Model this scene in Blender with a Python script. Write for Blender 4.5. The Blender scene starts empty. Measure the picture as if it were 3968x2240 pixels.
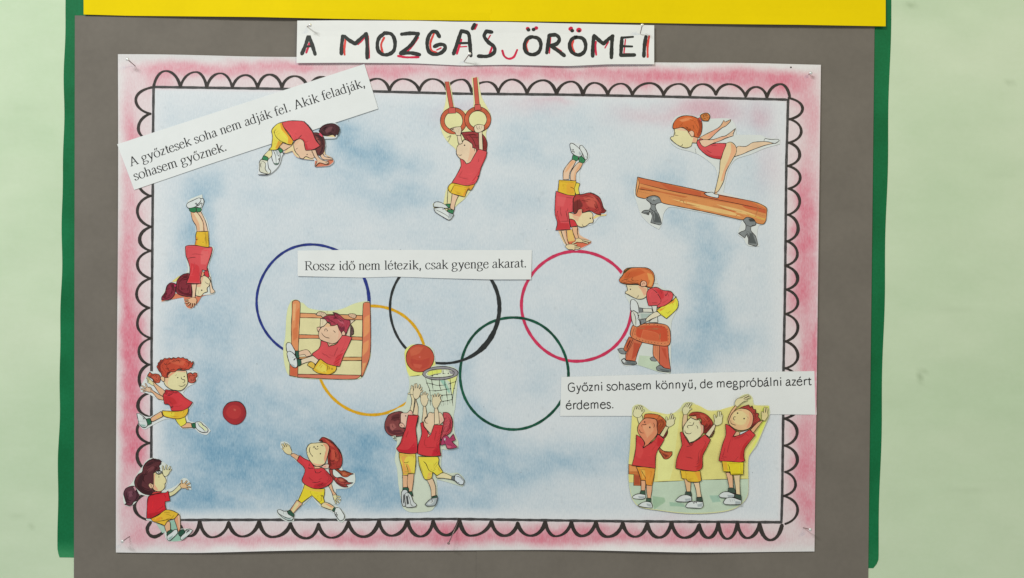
import bpy, math, random
import numpy as np
from mathutils import Vector
from mathutils.geometry import tessellate_polygon

# ------------------------------------------------------------------ camera, world, lamps, exposure
# Every position on the wall is written in units of the photographed wall (u to the right, v down);
# one unit is S metres, the view is square-on to the wall from D metres.
S = 0.000367
D = 1.15
W, H = 3968, 2240
sc = bpy.context.scene
col = sc.collection
cam_d = bpy.data.cameras.new("camera")
cam = bpy.data.objects.new("camera", cam_d); col.objects.link(cam)
cam.location = (0, -D, 0); cam.rotation_euler = (math.radians(90), 0, 0)
cam_d.sensor_width = 36.0; cam_d.lens = 36.0 * D / (W * S)
cam_d.clip_start = 0.01; cam_d.clip_end = 50
sc.camera = cam

world = bpy.data.worlds.new("World"); sc.world = world; world.use_nodes = True
bg = world.node_tree.nodes["Background"]
bg.inputs[0].default_value = (0.93, 0.98, 1.0, 1); bg.inputs[1].default_value = 0.38

def area(name, loc, target, size, power, colr):
    l = bpy.data.lights.new(name, 'AREA'); l.shape = 'RECTANGLE'; l.size, l.size_y = size
    l.energy = power; l.color = colr
    o = bpy.data.objects.new(name, l); col.objects.link(o)
    o.location = loc
    o.rotation_euler = (Vector(target) - Vector(loc)).to_track_quat('-Z', 'Y').to_euler()
    return o
area("ceiling_lamp", (-1.5, -2.1, 2.0), (-0.3, 0, -0.1), (1.2, 0.3), 56, (0.95, 1.0, 0.99))
area("ceiling_lamp_far", (1.8, -2.4, 1.7), (0.2, 0, -0.2), (1.2, 0.3), 20, (1.0, 0.87, 0.48))
sc.view_settings.view_transform = 'Standard'; sc.view_settings.look = 'None'
sc.view_settings.exposure = 0.0; sc.view_settings.gamma = 1.0
sc.render.engine = 'CYCLES'

random.seed(7)
rng = np.random.default_rng(5)
K = 1.18
# ------------------------------------------------------------------ helpers
def lin(c):
    c = c / 255.0
    return c / 12.92 if c <= 0.04045 else ((c + 0.055) / 1.055) ** 2.4
def alb(rgb, k=K):
    return tuple(max(0.001, min(0.93, lin(c) * k - 0.008)) for c in rgb)

MATS = {}
def mat(rgb, kind='print', rough=0.75, var=0.055, scale=45.0):
    key = (rgb, kind)
    if key in MATS: return MATS[key]
    m = bpy.data.materials.new("%s_%02x%02x%02x" % ((kind,) + tuple(rgb))); m.use_nodes = True
    nt = m.node_tree; N = nt.nodes; L = nt.links
    b = N["Principled BSDF"]; b.inputs["Roughness"].default_value = rough
    b.inputs["Specular IOR Level"].default_value = 0.25
    a = alb(rgb)
    tc = N.new("ShaderNodeTexCoord")
    n1 = N.new("ShaderNodeTexNoise"); n1.inputs["Scale"].default_value = scale; n1.inputs["Detail"].default_value = 3
    n2 = N.new("ShaderNodeTexNoise"); n2.inputs["Scale"].default_value = scale * 9; n2.inputs["Detail"].default_value = 2
    L.new(tc.outputs["Object"], n1.inputs["Vector"]); L.new(tc.outputs["Object"], n2.inputs["Vector"])
    add = N.new("ShaderNodeMath"); add.operation = 'ADD'
    hf = N.new('ShaderNodeMath'); hf.operation = 'MULTIPLY_ADD'; hf.inputs[1].default_value = 0.45; hf.inputs[2].default_value = 0.275
    L.new(n2.outputs["Fac"], hf.inputs[0]); L.new(n1.outputs["Fac"], add.inputs[0]); L.new(hf.outputs[0], add.inputs[1])
    mr = N.new("ShaderNodeMapRange"); mr.inputs["From Min"].default_value = 0.75; mr.inputs["From Max"].default_value = 1.25
    L.new(add.outputs[0], mr.inputs["Value"])
    mx = N.new("ShaderNodeMix"); mx.data_type = 'RGBA'
    L.new(mr.outputs[0], mx.inputs["Factor"])
    lo = tuple(max(0, c * (1 - var * 1.6)) for c in a); hi = tuple(min(0.93, c * (1 + var)) for c in a)
    mx.inputs["A"].default_value = (*lo, 1); mx.inputs["B"].default_value = (*hi, 1)
    L.new(mx.outputs["Result"], b.inputs["Base Color"])
    if kind in ('paper', 'card'):
        bp = N.new("ShaderNodeBump"); bp.inputs["Strength"].default_value = 0.12; bp.inputs["Distance"].default_value = 0.0005
        L.new(n2.outputs["Fac"], bp.inputs["Height"]); L.new(bp.outputs[0], b.inputs["Normal"])
    MATS[key] = m
    return m

def to3(u, v, d):
    k = (D - d) / D * S
    return ((u - W / 2) * k, -d, (H / 2 - v) * k)

def pts(s):
    return [tuple(float(c) for c in p.split(',')) for p in s.split()]

def smooth(P, closed=False, n=5):
    """Catmull-Rom through P, sharp where the line turns hard."""
    P = [Vector(p) for p in P]; m = len(P)
    if m < 3: return [tuple(p) for p in P]
    T = []
    for i in range(m):
        a = P[(i - 1) % m] if (closed or i > 0) else None
        b = P[(i + 1) % m] if (closed or i < m - 1) else None
        if a is None: t = (b - P[i])
        elif b is None: t = (P[i] - a)
        else:
            d1 = P[i] - a; d2 = b - P[i]
            if d1.length < 1e-6 or d2.length < 1e-6: t = Vector((0, 0))
            else:
                cs = d1.normalized().dot(d2.normalized())
                if cs < 0.35: t = None
                else: t = (d1.normalized() + d2.normalized()).normalized() * min(d1.length, d2.length)
        T.append(t)
    out = []
    rngi = range(m) if closed else range(m - 1)
    for i in rngi:
        p, q = P[i], P[(i + 1) % m]; L = (q - p)
        t1 = T[i] if T[i] is not None else L * 0.7
        t2 = T[(i + 1) % m] if T[(i + 1) % m] is not None else L * 0.7
        k = max(1, min(n, int(L.length / 4) + 1))
        for j in range(k):
            s = j / k; s2, s3 = s * s, s * s * s
            out.append(tuple(p * (2 * s3 - 3 * s2 + 1) + t1 * (s3 - 2 * s2 + s) + q * (-2 * s3 + 3 * s2) + t2 * (s3 - s2)))
    if not closed: out.append(tuple(P[-1]))
    return out

class Part:
    """One flat piece of a drawing: fills and ink strokes, stacked a hair above each other."""
    def __init__(self, name, parent, depth, df=None, label=None):
        self.name, self.parent, self.d, self.df, self.label = name, parent, depth, df, label
        self.v, self.f, self.mi, self.mats = [], [], [], []
    def z(self, u, v): return self.d + (self.df(u, v) if self.df else 0)
    def slot(self, m):
        if m not in self.mats: self.mats.append(m)
        return self.mats.index(m)
    def fill(self, P, m, thick=0.0):
        k = self.slot(m); b = len(self.v); n = len(P)
        ar = sum(P[i][0] * P[(i + 1) % n][1] - P[(i + 1) % n][0] * P[i][1] for i in range(n))
        for (u, v) in P: self.v.append(to3(u, v, self.z(u, v)))
        tri = tessellate_polygon([[Vector((u, v, 0)) for u, v in P]])
        for t in tri:
            a = [Vector(P[i]) for i in t]
            c = (a[1] - a[0]).cross(a[2] - a[0])
            t = tuple(t) if c > 0 else tuple(reversed(t))
            # v runs down, so a positive (u,v) cross faces the viewer once reversed
            self.f.append(tuple(b + i for i in t)); self.mi.append(k)
        if thick:
            for (u, v) in P: self.v.append(to3(u, v, self.z(u, v) - thick))
            for i in range(n):
                j = (i + 1) % n
                q = (b + i, b + j, b + n + j, b + n + i)
                self.f.append(q if ar < 0 else tuple(reversed(q))); self.mi.append(k)
    def ribbon(self, P, w, m, taper=0.0, rough=0.16, closed=False, wf=None):
        """P points, w full width in wall units; rough = hand-drawn unevenness"""
        if len(P) < 2: return
        k = self.slot(m); b = len(self.v); n = len(P)
        acc = 0.0; jit = random.random() * 50
        for i, (u, v) in enumerate(P):
            if closed: p, q = P[(i - 1) % n], P[(i + 1) % n]
            else: p, q = P[max(0, i - 1)], P[min(n - 1, i + 1)]
            du, dv = q[0] - p[0], q[1] - p[1]; l = math.hypot(du, dv) or 1
            nx, ny = -dv / l, du / l
            if i: acc += math.hypot(u - P[i - 1][0], v - P[i - 1][1])
            ww = w * (wf(i / max(1, n - 1), du / l, dv / l) if wf else 1.0)
            ww *= 1 + rough * (math.sin(acc * 0.11 + jit) * 0.6 + math.sin(acc * 0.37 + jit * 2) * 0.4)
            if taper and not closed:
                e = min(i, n - 1 - i) / max(1, n - 1)
                ww *= 1 - taper * max(0, 1 - e * 6)
            h = ww / 2
            for s in (1, -1):
                uu, vv = u + nx * h * s, v + ny * h * s
                self.v.append(to3(uu, vv, self.z(uu, vv)))
        for i in range(n if closed else n - 1):
            j = (i + 1) % n
            self.f.append((b + 2 * i, b + 2 * j, b + 2 * j + 1, b + 2 * i + 1)); self.mi.append(k)
        if not closed and w > 5:   # round ends
            self.d += .000004
            for (c, q) in ((0, 1), (n - 1, n - 2)):
                e = wf(c / max(1, n - 1), .6, .8) if wf else 1.0
                self.dot(P[c][0], P[c][1], w * e * 0.46, m, 12)
        self.d += .000004
    def dot(self, u, v, r, m, n=10, ry=None):
        k = self.slot(m); b = len(self.v); ry = ry or r
        for i in range(n):
            a = 2 * math.pi * i / n
            uu, vv = u + math.cos(a) * r, v + math.sin(a) * ry
            self.v.append(to3(uu, vv, self.z(uu, vv)))
        self.f.append(tuple(b + n - 1 - i for i in range(n))); self.mi.append(k)
    def step(self, e=0.000004): self.d += e
    def build(self):
        if not self.f: return None
        me = bpy.data.meshes.new(self.name); me.from_pydata(self.v, [], self.f)
        for m in self.mats: me.materials.append(m)
        me.polygons.foreach_set("material_index", self.mi); me.update()
        o = bpy.data.objects.new(self.name, me); col.objects.link(o)
        if self.parent is not None:
            o.parent = self.parent; o.matrix_parent_inverse = self.parent.matrix_world.inverted()
            o.location = -Vector(self.parent.location); o.matrix_parent_inverse.identity()
        if self.label: o["label"] = self.label
        return o

def thing(name, label, cat, u, v, d, group=None):
    o = bpy.data.objects.new(name, None); o.empty_display_size = 0.02; col.objects.link(o)
    o.location = to3(u, v, d); o["label"] = label; o["category"] = cat
    if group: o["group"] = group
    bpy.context.view_layer.update()
    return o

def sheet(name, parent, top, bot, m, depth, df=None, thick=0.0004, nu=60, nv=8, label=None):
    """A sheet of paper between a top and a bottom edge, following df, with a cut edge all round."""
    def along(P, t):
        L = [0]
        for i in range(1, len(P)): L.append(L[-1] + math.dist(P[i], P[i - 1]))
        x = t * L[-1]
        for i in range(1, len(P)):
            if x <= L[i] + 1e-9:
                s = (x - L[i - 1]) / max(1e-9, L[i] - L[i - 1])
                return (P[i - 1][0] * (1 - s) + P[i][0] * s, P[i - 1][1] * (1 - s) + P[i][1] * s)
        return P[-1]
    v, f, G = [], [], []
    for j in range(nv + 1):
        for i in range(nu + 1):
            a = along(top, i / nu); b = along(bot, i / nu); s = j / nv
            u, w = a[0] * (1 - s) + b[0] * s, a[1] * (1 - s) + b[1] * s
            G.append((u, w)); v.append(to3(u, w, depth + (df(u, w) if df else 0)))
    n1 = nu + 1
    for j in range(nv):
        for i in range(nu):
            a = j * n1 + i; f.append((a, a + n1, a + n1 + 1, a + 1))
    rim = [i for i in range(nu + 1)] + [j * n1 + nu for j in range(1, nv + 1)] + \
          [nv * n1 + i for i in range(nu - 1, -1, -1)] + [j * n1 for j in range(nv - 1, 0, -1)]
    b = len(v)
    for r in rim:
        x, y, z = v[r]; v.append((x, y + thick, z))
    n = len(rim)
    for i in range(n):
        j = (i + 1) % n; f.append((rim[i], rim[j], b + j, b + i))
    me = bpy.data.meshes.new(name); me.from_pydata(v, [], f); me.materials.append(m); me.update()
    o = bpy.data.objects.new(name, me); col.objects.link(o)
    if parent is not None: o.parent = parent; o.location = -Vector(parent.location)
    if label: o["label"] = label
    return o, G

def vnoise(u, v, cell, seed):
    """smooth value noise on arrays"""
    r = np.random.default_rng(seed).random((64, 64))
    x, y = u / cell + 17.3, v / cell + 9.1
    xi, yi = np.floor(x).astype(int), np.floor(y).astype(int); fx, fy = x - xi, y - yi
    fx, fy = fx * fx * (3 - 2 * fx), fy * fy * (3 - 2 * fy)
    g = lambda a, b: r[a % 64, b % 64]
    return (g(xi, yi) * (1 - fx) + g(xi + 1, yi) * fx) * (1 - fy) + (g(xi, yi + 1) * (1 - fx) + g(xi + 1, yi + 1) * fx) * fy
def fbm(u, v, cell, seed, o=4):
    s = 0; a = 1; t = 0
    for i in range(o):
        s = s + a * vnoise(u, v, cell / 2 ** i, seed + i * 11); t += a; a *= 0.55
    return s / t

def grid_obj(name, u0, v0, u1, v1, step, depth, colour_fn, m, parent=None, edge=None, df=None, thick=0.0):
    nu, nv = int((u1 - u0) / step), int((v1 - v0) / step)
    s, t = np.meshgrid(np.linspace(0, 1, nu + 1), np.linspace(0, 1, nv + 1))
    if edge: U, V = edge(s, t)
    else: U, V = u0 + (u1 - u0) * s, v0 + (v1 - v0) * t
    dd = depth + (df(U, V) if df else 0 * U)
    k = (D - dd) / D * S
    co = np.stack([(U - W / 2) * k, -dd, (H / 2 - V) * k], -1).reshape(-1, 3)
    idx = np.arange((nu + 1) * (nv + 1)).reshape(nv + 1, nu + 1)
    q = np.stack([idx[:-1, :-1], idx[1:, :-1], idx[1:, 1:], idx[:-1, 1:]], -1).reshape(-1, 4)
    faces = q.tolist(); co = co.tolist()
    rgb = colour_fn(U, V).reshape(-1, 3)
    if thick:
        rim = list(idx[0, :]) + list(idx[1:, -1]) + list(idx[-1, -2::-1]) + list(idx[-2:0:-1, 0])
        b = len(co)
        for r in rim: x, y, z = co[r]; co.append((x, y + thick, z))
        n = len(rim)
        for i in range(n): faces.append((int(rim[i]), int(rim[(i + 1) % n]), b + (i + 1) % n, b + i))
        rgb = np.vstack([rgb, rgb[rim]])
    me = bpy.data.meshes.new(name); me.from_pydata(co, [], faces); me.materials.append(m); me.update()
    at = me.color_attributes.new("pigment", 'FLOAT_COLOR', 'POINT')
    x = np.clip(rgb / 255.0, 0, 1); x = np.where(x <= 0.04045, x / 12.92, ((x + 0.055) / 1.055) ** 2.4) * K
    at.data.foreach_set("color", np.hstack([np.minimum(x, 0.93), np.ones((len(x), 1))]).astype(np.float32).ravel())
    o = bpy.data.objects.new(name, me); col.objects.link(o)
    if parent is not None: o.parent = parent; o.location = -Vector(parent.location)
    return o

def pigment_mat(name, fibre, sx, sz, bump, rough=0.85):
    m = bpy.data.materials.new(name); m.use_nodes = True
    nt = m.node_tree; N = nt.nodes; L = nt.links
    b = N["Principled BSDF"]; b.inputs["Roughness"].default_value = rough; b.inputs["Specular IOR Level"].default_value = 0.2
    at = N.new("ShaderNodeAttribute"); at.attribute_name = "pigment"
    tc = N.new("ShaderNodeTexCoord"); mp = N.new("ShaderNodeMapping")
    mp.inputs["Scale"].default_value = (sx, 1, sz)
    L.new(tc.outputs["Object"], mp.inputs["Vector"])
    n = N.new("ShaderNodeTexNoise"); n.inputs["Scale"].default_value = 1.0; n.inputs["Detail"].default_value = 4
    n.inputs["Roughness"].default_value = 0.6
    L.new(mp.outputs[0], n.inputs["Vector"])
    # grain bites where there is paint: raise the colour to a power around 1
    mr = N.new("ShaderNodeMapRange"); mr.inputs["From Min"].default_value = 0.3; mr.inputs["From Max"].default_value = 0.7
    mr.inputs["To Min"].default_value = 1 - fibre; mr.inputs["To Max"].default_value = 1 + fibre
    L.new(n.outputs["Fac"], mr.inputs["Value"])
    sep = N.new("ShaderNodeSeparateColor"); cmb = N.new("ShaderNodeCombineColor")
    L.new(at.outputs["Color"], sep.inputs[0])
    for i in range(3):
        p = N.new("ShaderNodeMath"); p.operation = 'POWER'
        L.new(sep.outputs[i], p.inputs[0]); L.new(mr.outputs[0], p.inputs[1]); L.new(p.outputs[0], cmb.inputs[i])
    L.new(cmb.outputs[0], b.inputs["Base Color"])
    bp = N.new("ShaderNodeBump"); bp.inputs["Strength"].default_value = bump; bp.inputs["Distance"].default_value = 0.0006
    L.new(n.outputs["Fac"], bp.inputs["Height"]); L.new(bp.outputs[0], b.inputs["Normal"])
    return m

# ------------------------------------------------------------------ wall and the green rectangle painted on it
def wall_rgb(U, V):
    n = fbm(U, V * 1.6, 420, 3); n2 = fbm(U * 0.5, V * 1.3, 70, 21)
    base = np.array([195., 210., 180.])
    c = base + (n[..., None] - 0.5) * np.array([20, 12, 18]) + (n2[..., None] - 0.5) * 7
    for (x, y, rx, ry, a) in ((3915, 314, 12, 7, 45), (3566, 1462, 6, 18, 26), (3580, 1440, 12, 8, 16), (3530, 22, 20, 8, 22), (125, 2045, 4, 8, 30),
                              (65, 2000, 30, 6, 6), (3880, 680, 60, 18, 5), (3700, 1200, 80, 12, 5), (110, 420, 90, 20, 5), (3760, 1900, 80, 10, 6)):
        g = np.exp(-(((U - x) / rx) ** 2 + ((V - y) / ry) ** 2)); c = c - g[..., None] * a
    return c
wall = grid_obj("wall", -2200, -1800, W + 2200, H + 1800, 20, 0.0, wall_rgb, pigment_mat("wall_paint", 0.035, 120, 160, 0.07, 0.75))
wall["kind"] = "structure"

def green_rgb(U, V):
    n = fbm(U, V, 130, 8); c = np.array([12., 104., 60.]) + (n[..., None] - 0.5) * np.array([16, 26, 22])
    edge = np.clip((V - 2088) / 60, 0, 1)[..., None] * np.where(U < 1984, 1, 0.35)[..., None]
    return c * (1 - edge * 0.75) + np.array([70., 148., 98.]) * edge * 0.75
def green_edge(s, t):
    V = -500 + t * (2160 + 42 * s + 500)
    r = np.where(t > 0.985, (t - 0.985) / 0.015, 0) ** 2
    UL = 254 - 0.0152 * (V + 0) + 3 * np.sin(V / 60) * np.sin(V / 217) + r * 8
    UR = 3454 - 0.0235 * V + 2.0 * np.sin(V / 83) - r * 20
    return UL * (1 - s) + UR * s, V
green = grid_obj("green_painted_rectangle", 240, -500, 3450, 2190, 16, 0.0003, green_rgb, pigment_mat("green_paint", 0.05, 300, 300, 0.2, 0.6), edge=green_edge, parent=wall)
green["label"] = "dark green rectangle brushed onto the pale green wall"

# ------------------------------------------------------------------ cards
def lift(v_edge, amp, wl, ph, reach=140):
    def f(u, v):
        e = np.clip(1 - abs(v_edge - v) / reach, 0, 1) ** 2
        return amp * e * (0.55 + 0.45 * np.sin(u / wl + ph)) + 0.0004 * np.sin(u / 300 + v / 410)
    return f
GREY = mat((116, 109, 101), 'card', 0.8, 0.06, 14)
YEL = mat((228, 200, 8), 'card', 0.7, 0.02, 20); YEL.node_tree.nodes['Principled BSDF'].inputs['Specular IOR Level'].default_value = .08
t = thing("cardboard_sheet", "grey cardboard sheet, left one of the two behind the poster", "cardboard", 1000, 1100, 0.001, "grey cardboard sheets under the poster")
sheet("card", t, pts("290,60 1100,64 1851,72"), pts("286,2500 1851,2500"), GREY, 0.0012, lift(2500, 0.0, 200, 0), nu=40, nv=60)
t = thing("cardboard_sheet", "grey cardboard sheet, right one of the two behind the poster", "cardboard", 2600, 1100, 0.001, "grey cardboard sheets under the poster")
sheet("card", t, pts("1846,72 2600,84 3389,94"), pts("1846,2500 3361,2500"), GREY, 0.0018, lift(2500, 0.0, 200, 0), nu=40, nv=60)
t = thing("cardboard_sheet", "yellow cardboard sheet across the top left, above the title", "cardboard", 1100, 0, 0.003, "yellow cardboard sheets along the top")
sheet("card", t, pts("322,-420 1903,-420"), pts("324,56 495,61 700,63 1000,66 1300,73 1600,78 1903,81"), YEL, 0.0030, lift(60, 0.0035, 180, 2.2, 120), nu=60, nv=16)
t = thing("cardboard_sheet", "yellow cardboard sheet across the top right, above the title", "cardboard", 2700, 0, 0.003, "yellow cardboard sheets along the top")
sheet("card", t, pts("1899,-420 3432,-420"), pts("1899,81 2300,86 2700,92 3100,96 3432,102"), YEL, 0.0037, lift(95, 0.0028, 230, 0.6, 120), nu=60, nv=16)

# ------------------------------------------------------------------ poster
PD = 0.0038
poster = thing("poster", "large white poster with pink watercolour rim, black scalloped frame and blue watercolour middle", "poster", 1812, 1180, PD)
def blob(U, V, x, y, rx, ry, rot=0.0, p=2.0):
    c, s = math.cos(rot), math.sin(rot); dx, dy = U - x, V - y
    a, b = (dx * c + dy * s) / rx, (-dx * s + dy * c) / ry
    return np.exp(-(a * a + b * b) ** (p / 2))
BLUE = [  # x, y, rx, ry, strength   (wall units)
 (870,1790,120,100,.68),(760,1960,130,60,.5),(1190,1850,150,90,.4),(850,1640,150,110,.42),(760,1870,110,110,.42),(700,1640,70,90,.25),(1010,1870,140,110,.40),(980,1720,160,90,.28),
 (1180,1720,130,70,.34),(1250,1900,180,80,.38),(1420,1860,120,130,.45),(1440,1730,110,120,.48),(1380,1690,120,60,.3),(1560,1940,160,50,.42),(1590,1650,60,120,.3),
 (1840,1720,120,90,.42),(1820,1600,70,90,.3),(1900,1860,150,80,.34),(1800,1950,160,40,.3),(2020,1790,190,60,.28),(2260,1790,180,60,.24),(2420,1700,90,80,.16),
 (760,850,50,130,.46),(760,1010,55,110,.40),(800,740,60,50,.3),(700,930,40,120,.2),(840,1290,70,130,.30),(730,1250,60,90,.34),(640,1310,50,50,.16),(1000,1330,120,90,.18),
 (1340,520,70,55,.52),(1430,600,110,45,.42),(1570,640,80,40,.25),(1250,640,90,50,.16),(1330,700,90,60,.18),(1620,760,140,40,.2),(1480,770,90,40,.18),(1240,480,60,30,.2),
 (2560,700,60,60,.30),(2610,870,60,60,.30),(2470,740,50,40,.2),(2720,900,60,50,.2),(2740,1070,55,150,.38),(2720,1260,60,90,.34),(2790,970,60,60,.18),(2660,1370,120,50,.32),(2850,1340,60,50,.18),
 (2100,620,120,50,.14),(2020,780,150,60,.16),(1760,1460,60,70,.2),(1100,1560,160,50,.24),(1240,1630,110,40,.24),(1300,1240,190,140,.10),(1720,1230,170,150,.10),(2230,1200,150,140,.06),
 (2060,1480,100,70,.12),(2330,860,60,50,.14),(2900,700,60,120,.06),(900,1080,120,130,.14),(1100,760,160,60,.08),(2500,1290,40,110,.12),(1120,460,120,30,.1),(940,1480,130,60,.22),(800,1500,80,70,.22),
 (2180,500,160,50,.1),(1990,560,70,60,.14),(2150,960,160,60,.05)]
PINK = [(720,258,170,26,.55),(620,300,60,60,.45),(980,262,160,30,.45),(1180,250,150,26,.6),(1500,275,130,30,.6),(1750,268,150,35,.5),(1960,262,140,40,.6),(2200,270,160,35,.62),(2420,300,120,35,.7),
 (2560,285,110,30,.7),(2720,290,130,35,.7),(2900,300,120,40,.85),(3040,310,60,50,.9),(3100,330,40,60,.5),
 (490,470,40,120,.35),(520,540,25,60,.45),(500,800,40,180,.4),(490,1050,42,130,.6),(500,1230,50,120,.7),(505,1340,45,90,.9),(515,1480,40,140,.85),(505,1640,45,120,.8),(520,1760,50,60,.95),(470,1900,30,120,.3),(540,1950,50,90,.45),(560,2080,70,60,.45),
 (800,2110,160,32,.4),(900,2090,90,25,.4),(1050,2100,120,25,.4),(1240,2090,120,30,.55),(1400,2095,120,30,.65),(1620,2075,130,40,.7),(1770,2080,120,40,.75),(1960,2085,130,35,.6),(2120,2085,90,40,.9),(2240,2080,90,35,.6),(2380,2075,110,32,.7),(2560,2080,120,32,.5),
 (2740,2085,130,40,.65),(2860,2060,60,30,.5),(2940,2100,90,30,.35),(700,2060,60,40,.3),
 (3140,450,35,100,.4),(3130,700,35,110,.45),(3120,850,45,120,.75),(3120,1000,45,120,.75),(3110,1150,45,100,.7),(3140,1330,35,90,.5),(3135,1440,30,90,.5),(3120,1680,45,140,.55),(3120,1860,50,140,.65),(3130,1980,40,60,.5),(3162,1500,8,260,.8),(3160,1850,9,160,.6),(3178,700,8,140,.35)]
INPINK = [(2750,400,110,70,.30),(2680,440,130,40,.2),(2960,430,60,60,.25),(2990,640,60,120,.1),(1780,420,90,40,.12),(2050,420,120,40,.12),(2140,395,80,20,.2),(2480,450,100,40,.14),(2560,2000,80,20,.1)]
def poster_rgb(U, V):
    w1 = (fbm(U, V, 160, 31) - .5) * 110; w2 = (fbm(U, V, 150, 57) - .5) * 110
    u, v = U + w1, V + w2
    b = 0.06 + 0.20 * np.clip(fbm(U, V, 330, 15) - .36, 0, 1)
    for (x, y, rx, ry, a) in BLUE: b = 1 - (1 - b) * (1 - a * .86 * blob(u, v, x, y, rx * 1.15, ry * 1.15, 0, 2.3))
    st = fbm(U * .55 + V * .3, V * 1.3 - U * .3, 60, 88, 4)   # loose brush streaks
    b = b * (0.22 + 0.45 * fbm(U, V, 120, 71) + .45 * fbm(U * 1.5, V, 40, 72, 3) + .65 * st + .04) + 0.05 * (fbm(U, V, 60, 12) - .5)
    inx = np.clip((U - 600) / 60, 0, 1) * np.clip((3020 - U) / 60, 0, 1) * np.clip((V - 355) / 70, 0, 1) * np.clip((2005 - V) / 40, 0, 1)
    b = b * (0.12 + 0.88 * inx)
    p = 0 * U
    w1 = (fbm(U, V, 70, 91) - .5) * 50; w2 = (fbm(U, V, 60, 97) - .5) * 45
    for (x, y, rx, ry, a) in PINK: p = 1 - (1 - p) * (1 - 0.8 * a * blob(U + w1, V + w2, x, y, rx * 1.1, ry * 1.15, 0, 2.6))
    # the wash lies outside the drawn frame and leaves the paper bare at its edge
    left, right = 590 - (V - 340) * .004, 3052 - (V - 385) * .016
    top, bot = 340 + (U - 600) * .019, 2020 + 0 * U
    dist = np.maximum(np.maximum(left - U, U - right), np.maximum(top - V, V - bot))
    ring = np.clip(dist / 22 + .55, 0, 1)
    el, er = U - (454 - (V - 210) * .002), (3181 - (V - 250) * .011) - V * 0 - U
    et, eb = V - (212 + (U - 457) * .0145), 2136 - V
    soft = np.clip(np.minimum(et, eb) / 40 + (fbm(U, V, 90, 5) - .55) * 1.1, 0, 1) * np.clip(el / 40 + .1 + (fbm(U, V, 110, 6) - .5) * .8, 0, 1) * np.clip(er / 8 + .45, 0, 1)
    p = np.clip(0.13 + .92 * p * (0.45 + 0.6 * fbm(U, V, 60, 44) + .5 * fbm(U * 1.4, V * .7, 24, 45, 2)), 0, 1) * ring * soft
    q = 0 * U
    for (x, y, rx, ry, a) in INPINK: q = q + a * blob(u, v, x, y, rx, ry)
    p = np.maximum(p, q * (1 - ring))
    p, b = p[..., None], np.clip(b, 0, 1)[..., None]
    wh = np.array([216., 218., 221.]) * (1 - ring[..., None]) + np.array([222., 217., 216.]) * ring[..., None]
    c = wh * (1 - b) + np.array([108., 152., 180.]) * b
    c = c * (1 - p) + np.array([213., 120., 138.]) * p
    # tiny specks of dirt
    sp = (fbm(U, V, 26, 63, 2) > 0.86)
    return c - sp[..., None] * 6
def poster_edge(s, t):
    TL, TR, BL, BR = (457, 210), (3181, 250), (451, 2141), (3156, 2139)
    U = (TL[0] * (1 - s) + TR[0] * s) * (1 - t) + (BL[0] * (1 - s) + BR[0] * s) * t
    V = (TL[1] * (1 - s) + TR[1] * s) * (1 - t) + (BL[1] * (1 - s) + BR[1] * s) * t
    V = V - 9 * t ** 12 * np.sin(np.pi * np.clip((s - .12) / .70, 0, 1)) ** 1.0 + 2 * t ** 12 * np.sin(s * 17)
    V = V - 1.5 * (1 - t) ** 12 * np.sin(s * 23)
    U = U + 2.5 * np.sin(t * 5.5) * ((1 - s) ** 12)
    return U, V
def poster_df(U, V):
    e = np.clip((V - 2088) / 52, 0, 1) ** 2
    f = np.clip((252 - V) / 40, 0, 1) ** 2
    g = np.clip((U - 3120) / 60, 0, 1) ** 2
    h = np.clip((505 - U) / 55, 0, 1) ** 2
    return 0.0035 * e * (0.45 - .55 * np.cos((U - 480) / 1330 * 2 * np.pi)) + 0.0015 * f + 0.0025 * g * np.sin(np.clip((V - 280) / 1780, 0, 1) * np.pi) + .0018 * h * np.sin(np.clip((V - 230) / 1870, 0, 1) * np.pi)
paper = grid_obj("paper", 452, 210, 3181, 2141, 7, PD, poster_rgb, pigment_mat("watercolour", 0.22, 520, 170, 0.35), parent=poster, edge=poster_edge, df=poster_df, thick=0.0004)

INK = mat((46, 37, 35), 'ink', 0.6, 0.25, 120)
MARK = mat((62, 56, 53), 'marker', 0.5, 0.22, 90)
LINEM = mat((78, 76, 76), 'marker', 0.5, 0.3, 200)
def stroke(name, P, w, m, lab=None, taper=0, wf=None, rough=.14, d=0.0002, parent=None, closed=False, sm=True, n=8):
    p = Part(name, parent or poster, PD + d, None, lab)
    p.ribbon(smooth(P, closed, n) if sm else P, w, m, taper, rough, closed, wf)
    return p.build()
def dense(P, n=40):
    out = []
    for i in range(len(P) - 1):
        k = max(1, int(math.dist(P[i], P[i + 1]) / n))
        for j in range(k):
            s = j / k; out.append((P[i][0] * (1 - s) + P[i + 1][0] * s, P[i][1] * (1 - s) + P[i + 1][1] * s))
    return out + [P[-1]]
stroke("border_line", dense(pts("596,337 1079,344 1448,354 1782,363 2200,367 2560,374 3046,386"), 15), 10, LINEM, "top line of the frame", rough=.12, sm=False, d=.00020)
stroke("border_line", dense(pts("3054,386 3047,638 3042,1128 3036,1438 3035,1609 3031,1928 3028,2024"), 15), 10, LINEM, "right line of the frame", rough=.12, sm=False, d=.00021)
stroke("border_line", dense(pts("595,337 593,508 592,714 587,1360 587,1442 586,1790 585,2016"), 15), 10, LINEM, "left line of the frame", rough=.12, sm=False, d=.00022)
stroke("border_line", dense(pts("585,2016 700,2015 1400,2014 1749,2011 2100,2016 2400,2020 3027,2024"), 15), 10, LINEM, "bottom line of the frame", rough=.2, sm=False)
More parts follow.
